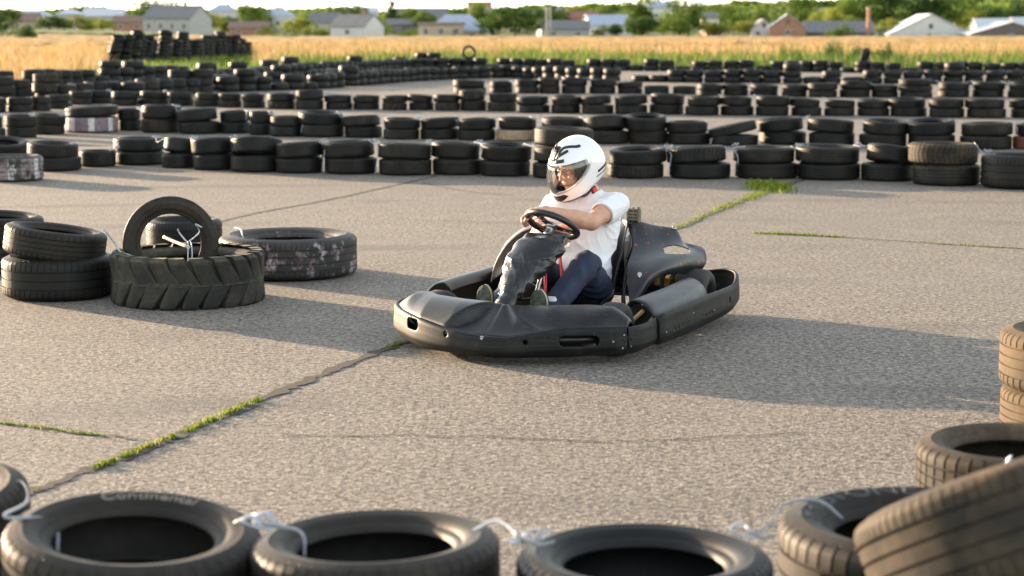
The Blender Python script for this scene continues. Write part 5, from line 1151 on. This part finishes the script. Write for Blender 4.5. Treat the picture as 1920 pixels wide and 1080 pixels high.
# eyes, brows, hair
ew=plain('eye_white',(.42,.39,.37),.2,0,.05); ir=plain('iris',(.03,.035,.04),.1); hair=plain('brown_hair',(.06,.035,.02),.7,0,.4,60,.3)
for q in(-1,1):
    mb=MB(); mb.lathe([(.0105*sin(a),-.0105*cos(a)) for a in np.linspace(0,pi,11)],16,Matrix.Translation(hl(.0715,q*.032,.005))); e=mb.build('eye',ew,man,True)
    mb=MB(); c=Vector(hl(.0715,q*.032,.005)); dr=(Mh@Vector((1,-.45,-.12))).normalized(); mb.lathe([(0,.0112),(.0058,.0108),(.0068,.0095),(.0,.009)],14,Matrix.Translation(c)@dr.to_track_quat('Z','Y').to_matrix().to_4x4()); mb.build('iris',ir,e,True)
    mb=MB(); mb.tube([hl(.0905,q*.014,.031),hl(.089,q*.028,.036),hl(.078,q*.048,.033)],[.003,.0038,.002],6); mb.build('eyebrow',hair,man,True)
s=SDF((-1.5,-.2,.68),(-1.05,.15,1.0),.004); s.ell(hl(-.025,0,.035),(.094,.077,.092),Mh,k=.01); s.plane(hl(.05,0,.055),Mh@Vector((1,0,-.4))); s.plane(hl(0,0,-.055),Mh@Vector((0,0,-1))); sdf_obj('hair',s,hair,man,1)
# T-shirt
CT=NM('white_cotton'); cn=CT.noise(1.5,5,.6); CT.set(Base_Color=CT.ramp(cn,[(.3,(.74,.73,.76)),(.7,(.80,.79,.80))]),Roughness=.85); CT.b.inputs['Sheen Weight'].default_value=.2; cw_=CT.noise(11,4,.6,CT.coord('Object',(1,1.6,.8)),1.2); b_=CT.bump(cw_,.35,.02); CT.bump(CT.noise(420,2),.1,.0006,b_)
s=SDF((-1.66,-.36,.17),(-1.02,.36,.80),.0045)
s.ell((-1.385,.012,.555),(.128,.185,.165),Matrix.Rotation(-.18,3,'Y'),k=.05); s.ell((-1.335,0,.42),(.125,.165,.17),k=.07); s.ell((-1.30,.0,.27),(.135,.168,.11),k=.06); s.ell((-1.30,0,.32),(.14,.165,.10),k=.04)
s.chain([(-1.38,.02,.69),LS],[.062,.060],.05); s.chain([(-1.38,.02,.69),RS],[.062,.064],.05)
s.chain([LS,(-1.285,.172,.655),(-1.20,.158,.635)],[.059,.068,.073],.035); s.chain([RS,(-1.265,-.18,.60),(-1.21,-.19,.555)],[.063,.068,.073],.035)
s.cap((-1.38,.02,.69),(-1.37,.02,.735),.07,.066,k=.03)
def fold(X,Y,Z):
    rg=lambda v,p=3: (1-np.abs(np.sin(v)))**p
    d=-.009*rg(Y*13+Z*15+1.6*np.sin(X*9+Z*7)+.6)*np.clip((.66-Z)/.1,0,1)-.009*rg(Z*24-Y*15+2*np.sin(Y*8+X*6))*np.clip((.5-Z)/.12,0,1)-.004*rg(Y*30-Z*19+2*np.sin(Z*14))*np.clip((.66-Z)/.1,0,1)
    for cx_,cy,cz_ in((-1.30,.15,.60),(-1.28,-.14,.58)): 
        r=np.sqrt((X-cx_)**2+(Y-cy)**2+(Z-cz_)**2); th=np.arctan2(Z-cz_,Y-cy); d=d-.006*rg(th*5+1.2*np.sin(r*25),3)*np.exp(-((r-.10)/.07)**2)
    return d+.003
s.warp(fold)
# openings: neck, sleeves, hem
s.cap((-1.365,.025,.772),tuple(np.array(NB)+(.03,.005,.13)),.060,.075,k=.006,op='sub')
def cutbox(c,d):
    x=Vector(d).normalized(); R_=x.to_track_quat('X','Z').to_matrix(); s.box(tuple(Vector(c)+x*.075),(.065,.105,.105),r=.004,M=np.array(R_),k=.003,op='sub')
d1=np.array(LE)-np.array((-1.285,.172,.655)); s.cap((-1.26,.168,.65),tuple(LE),.057,.060,k=.004,op='sub')
d2=np.array(RE)-np.array((-1.265,-.18,.60)); s.cap((-1.25,-.18,.585),tuple(RE),.057,.060,k=.004,op='sub')
cutbox((-1.205,.158,.638),d1+np.array((0,.02,0))); cutbox((-1.215,-.185,.56),d2)
s.plane((-1.3,0,.235),(.25,0,-1))
sdf_obj('t_shirt',s,CT.m,man,2)
# jeans
JN=NM('dark_denim'); jn=JN.noise(7,6,.65); JN.set(Base_Color=JN.ramp(jn,[(.3,(.008,.012,.03)),(.7,(.018,.028,.065))]),Roughness=.8); JN.bump(JN.noise(300,3),.25,.001)
s=SDF((-1.5,-.36,.05),(-.50,.36,.52),.0045)
s.ell((-1.28,0,.22),(.125,.165,.10),k=.04)
for H_,K_,A2 in((LH,LK,LA),(RH,RK,RA_)):
    A3=tuple(np.array(A2)+(np.array(K_)-np.array(A2))*.06)
    s.chain([H_,K_],[.100,.070],.03); s.chain([K_,A3],[.071,.058],.03)
def jf(X,Y,Z): 
    d=.004*np.sin(X*55+Z*30+3*np.sin(Y*25+Z*12)); 
    for K_ in(LK,RK): r=np.sqrt((X-K_[0]+.03)**2+(Y-K_[1])**2+(Z-K_[2]+.06)**2); d=d+.005*np.sin(85*r+8*Y)*np.exp(-((r-.08)/.07)**2)
    for A2 in(LA,RA_): r=np.sqrt((X-A2[0])**2+(Y-A2[1])**2+(Z-A2[2])**2); d=d+.004*np.sin(95*r)*np.exp(-(r/.12)**2)
    return d
s.warp(jf)
for K_,A2 in((LK,LA),(RK,RA_)):
    v_=np.array(A2)-np.array(K_); s.cap(tuple(np.array(A2)+v_*.0),tuple(np.array(A2)+v_*.3),.046,.06,k=.003,op='sub')
sdf_obj('jeans',s,JN.m,man,2)
# socks and shoes
SO=plain('pale_sock',(.55,.56,.58),.9,0,.1,80); SH=plain('dark_canvas_shoe',(.03,.03,.035),.8,0,.3,60,.2)
SL=NM('rubber_sole'); vv=SL.voro(95,SL.coord(),'F1','Distance'); SL.set(Base_Color=SL.mix(SL.ramp(SL.noise(25,5),[(.4,0),(.7,1)]),(.025,.035,.025),(.12,.12,.085)),Roughness=.85); SL.bump(vv,.9,.006); SE=plain('pale_sole_edge',(.42,.36,.25),.7,0,.3,40)
for A2,yaw,tip in((LA,-.06,.04),(RA_,-.22,.0)):
    t=empty('shoe',(A2[0],A2[1],A2[2]),yaw); t.parent=man
    s=SDF((-.08,-.08,-.14),(.20,.08,.20),.0035)
    s.cap((-.005,0,.01),(.02,0,-.045),.036,.036,k=.02); s.ell((.045,0,-.06),(.04,.034,.038),k=.02); s.ell((.075,0,.0),(.038,.038,.06),k=.03); s.ell((.10,tip*.1,.075),(.034,.045,.062),k=.03)
    s.plane((.118,0,0),(1,0,.0-.13)); s.ell((-.01,0,.045),(.03,.028,.03),k=.004,op='sub'); sdf_obj('upper',s,SH,t,1)
    mb=MB(); out=[]
    for z,hw,oy in((-.112,.012,0),(-.10,.027,0),(-.07,.033,0),(-.03,.031,0),(.01,.036,.002),(.05,.045,.004),(.085,.047,.004),(.115,.038,.002),(.135,.022,0),(.142,.008,0)): out.append((z,hw,oy))
    L=[(oy-hw,z) for z,hw,oy in out]+[(oy+hw,z) for z,hw,oy in out[::-1]]; L=catmull(L,4,True); nL=len(L); X0=lambda z:.120+.13*z*1.0-(0.0 if z<.05 else (z-.05)**2*2.5)
    mb.add([(X0(z)-.016,y,z) for y,z in L]+[(X0(z),y,z) for y,z in L],[(i,(i+1)%nL,nL+(i+1)%nL,nL+i) for i in range(nL)]); mb.build('sole_edge',SE,t,True)
    mb=MB(); mb.add([(X0(z)+.001,y*.985,z*.985) for y,z in L]+[(X0(0)+.004,0,0)],[]) if False else None
    zz=np.linspace(-.110,.140,26); V=[];F=[]
    for i,z in enumerate(zz):
        hw=np.interp(z,[o[0] for o in out],[o[1] for o in out])*.97; oy=np.interp(z,[o[0] for o in out],[o[2] for o in out])
        for j in range(9): V.append((X0(z)+.0015+.002*(1-(2*j/8-1)**2),oy+hw*(2*j/8-1),z))
        if i:
            for j in range(8): a=(i-1)*9+j; F.append((a,a+1,a+10,a+9))
    o=obj('sole',mesh_np('sole',V,F),SL.m,t)
    s=SDF((-.06,-.06,-.05),(.06,.06,.09),.0035); s.cap((-.005,0,.0),(-.04,.005,.05),.040,.041,k=.0); sdf_obj('sock',s,SO,t,1)
# ------------------------------------------------------------------ helmet
hm=empty('helmet'); hm.parent=man; hm.location=HD; hm.rotation_euler=Mh.to_euler(); hm.scale=(HS*.99,HS*.98,HS*1.05)
def ellv(P,c,r):
    d=[(P[...,i]-c[i]) for i in range(3)]; k0=np.sqrt(sum((d[i]/r[i])**2 for i in range(3))); k1=np.sqrt(sum((d[i]/r[i]**2)**2 for i in range(3))); return k0*(k0-1)/np.maximum(k1,1e-6)
def smin(a,b,k): h=np.maximum(k-abs(a-b),0)/k; return np.minimum(a,b)-h*h*k*.25
def hout(P):
    d=ellv(P,(-.012,0,.012),(.160,.124,.138)); d=smin(d,ellv(P,(.062,0,-.055),(.118,.100,.100)),.07); d=smin(d,ellv(P,(.082,0,-.098),(.088,.066,.046)),.03); d=smin(d,ellv(P,(-.08,0,-.03),(.09,.105,.09)),.05); return d
def hproj(az,z,cx=.0,off=0.0):
    lo=.02;hi=.30; dx,dy=cos(az),sin(az)
    for _ in range(30):
        m_=(lo+hi)/2; d=hout(np.array([cx+dx*m_,dy*m_,z]))-off
        if d<0: lo=m_
        else: hi=m_
    return (cx+dx*lo,dy*lo,z)
s=SDF((-.19,-.14,-.165),(.21,.14,.165),.0028)
sl2,X,Y,Z=s._reg(s.lo,s.lo+s.n*s.h); P=np.stack([X,Y,Z],-1); D=hout(P).astype(np.float32); 
Di=D+.022; D=np.maximum(D,-Di)            # hollow shell
bot=-(Z+.118+.12*(X-.05)*(X<.05)*0-.0+ -.10*(np.maximum(.02-X,0)))   # bottom rim rises to the back
D=np.maximum(D,bot)
az=np.arctan2(np.abs(Y),X); R_=np.sqrt(X*X+Y*Y)
# eye port in front
ptop=.070-.022*np.clip(az/1.7,0,1)**2; pbot=-.062+.082*np.clip(az/1.7,0,1)**1.5
port=np.maximum(np.maximum(Z-ptop,pbot-Z),(az-1.60)*.12); D=np.maximum(D,-port)
s.D=D.astype(np.float32)
WH=plain('white_gloss_helmet',(.80,.79,.80),.16,0,.02,4,coat=.6); BLK=plain('matt_black_trim',(.012,.012,.014),.4,0,.3); 
sdf_obj('shell',s,WH,hm,1)
# padding inside
s=SDF((-.17,-.12,-.15),(.17,.12,.15),.004); sl2,X,Y,Z=s._reg(s.lo,s.lo+s.n*s.h); P=np.stack([X,Y,Z],-1); D=hout(P)+.023; D=np.maximum(D,-(D+.014)); D=np.maximum(D,-(Z+.124-.10*np.maximum(.02-X,0)))
az=np.arctan2(np.abs(Y),X); D=np.maximum(D,-np.maximum(np.maximum(Z-.06,-.064-Z),(az-.85)*.1)); s.D=D.astype(np.float32); sdf_obj('padding',s,BLK,hm,1)
def band(name,mat,azs,zf0,zf1,off,th,nz=10,parent=None,cx=0.):
    V=[];F=[]
    for i,a in enumerate(azs):
        z0,z1=zf0(a),zf1(a)
        for j in range(nz+1): V.append(hproj(a,z0+(z1-z0)*j/nz,cx,off))
        if i:
            for j in range(nz): q=(i-1)*(nz+1)+j; F.append((q,q+nz+1,q+nz+2,q+1))
    o=obj(name,mesh_np(name,V,F),mat,parent or hm); md=o.modifiers.new('s','SOLIDIFY'); md.thickness=th; md.offset=0; return o
VM=NM('tinted_visor'); tr_=VM.n('ShaderNodeBsdfTransparent'); tr_.inputs[0].default_value=(.92,.93,.93,1); gl=VM.n('ShaderNodeBsdfGlossy'); gl.inputs['Roughness'].default_value=.06; fr_=VM.n('ShaderNodeFresnel'); fr_.inputs[0].default_value=1.38
mx=VM.n('ShaderNodeMixShader'); VM.l(VM.math('MINIMUM',VM.math('MULTIPLY_ADD',fr_.outputs[0],.8,.02),1.),mx.inputs[0]); VM.l(tr_.outputs[0],mx.inputs[1]); VM.l(gl.outputs[0],mx.inputs[2]); VM.l(mx.outputs[0],VM.out.inputs[0])
zt=lambda a:.075-.024*min(abs(a)/1.7,1.2)**2-.11*max(abs(a)-1.56,0); zb=lambda a:-.067+.082*min(abs(a)/1.7,1.1)**1.5+.06*max(abs(a)-1.56,0)
band('visor',VM.m,np.linspace(-1.74,1.74,71),zb,zt,.0035,.0022,16)
# black trims: brow vent, top chevron vents, chin vent, neck roll, rear side stripe
band('brow_vent',BLK,np.linspace(-.55,-.12,10),lambda a:.084,lambda a:.097,.0015,.003,3); band('brow_vent',BLK,np.linspace(.12,.55,10),lambda a:.084,lambda a:.097,.0015,.003,3)
def topstrip(pts,w,name='top_vent',mat=BLK):
    # a strip laid over the crown: pts = (x,y) seen from above
    V=[];F=[]
    C_=catmull([(x,y,0) for x,y in pts],6)
    for i,p in enumerate(C_):
        a=C_[max(i-1,0)];b=C_[min(i+1,len(C_)-1)]; t_=(b-a)/max(np.linalg.norm(b-a),1e-6); n_=np.array([-t_[1],t_[0]])
        ww=w*(1 if 0<i<len(C_)-1 else .5)
        for q in(-1,-.33,.33,1):
            x,y=p[0]+n_[0]*q*ww,p[1]+n_[1]*q*ww; lo,hi=.0,.25
            for _ in range(26):
                m_=(lo+hi)/2
                if hout(np.array([x,y,m_]))<0: lo=m_
                else: hi=m_
            V.append((x,y,lo+.0025))
        if i:
            for j in range(3): k=(i-1)*4+j; F.append((k,k+1,k+5,k+4))
    o=obj(name,mesh_np(name,V,F),mat,hm); md=o.modifiers.new('s','SOLIDIFY'); md.thickness=.005; md.offset=0
for q in(-1,1): topstrip([(.112,q*.018),(.085,q*.022),(.055,q*.030),(.035,q*.048),(.005,q*.074),(-.02,q*.082)],.0058); topstrip([(.10,q*.022),(.075,q*.045),(.05,q*.06)],.0055)
topstrip([(.12,0),(.085,0),(.05,0)],.012)
band('chin_vent',BLK,np.linspace(-.62,.62,27),lambda a:-.112+.028*(abs(a)/.62)**2,lambda a:-.078+.012*(abs(a)/.62)**1.5-.016*max(0,abs(a)-.45)/.17,.0012,.004,5,None,.06)
for q in(-1,1): band('side_stripe',BLK,[q*a for a in np.linspace(1.95,2.55,10)],lambda a:-.046,lambda a:-.034,.001,.003,3); band('side_stripe',BLK,[q*a for a in np.linspace(1.85,2.7,12)],lambda a:-.067,lambda a:-.0625,.0008,.002,2)
s=SDF((-.19,-.14,-.17),(.20,.14,-.05),.0035); sl2,X,Y,Z=s._reg(s.lo,s.lo+s.n*s.h); P=np.stack([X,Y,Z],-1); D=hout(P)+.003; D=np.maximum(D,-(D+.028)); ln=(Z+.120-.10*np.maximum(.02-X,0)); D=np.maximum(D,abs(ln)-.009)-.002; s.D=D.astype(np.float32); sdf_obj('neck_roll',s,BLK,hm,1)
# camera mount on the crown, strap with a red buckle
mb=MB(); mb.box((.070,0,.134),(.035,.022,.010),bev=.002); 
for y in(-.007,0,.007): mb.box((.072,y,.144),(.016,.0035,.014),bev=.001)
mb.tube([(.072,-.016,.147),(.072,.016,.147)],.004,8); mb.build('camera_mount',BLK,hm)
mb=MB(); mb.tube(catmull([(.0,.085,-.085),(.005,.075,-.125),(.025,.05,-.150),(.04,.02,-.155)],5),.009,6,flat=.3); mb.build('chin_strap',BLK,hm,True)
mb=MB(); mb.box((-.002,.092,-.128),(.036,.010,.034),bev=.003); bk=mb.build('buckle',BLK,hm); mb=MB(); mb.box((-.002,.0985,-.127),(.019,.006,.024),bev=.002); mb.build('release_tab',plain('red_plastic',(.75,.03,.02),.4),bk)
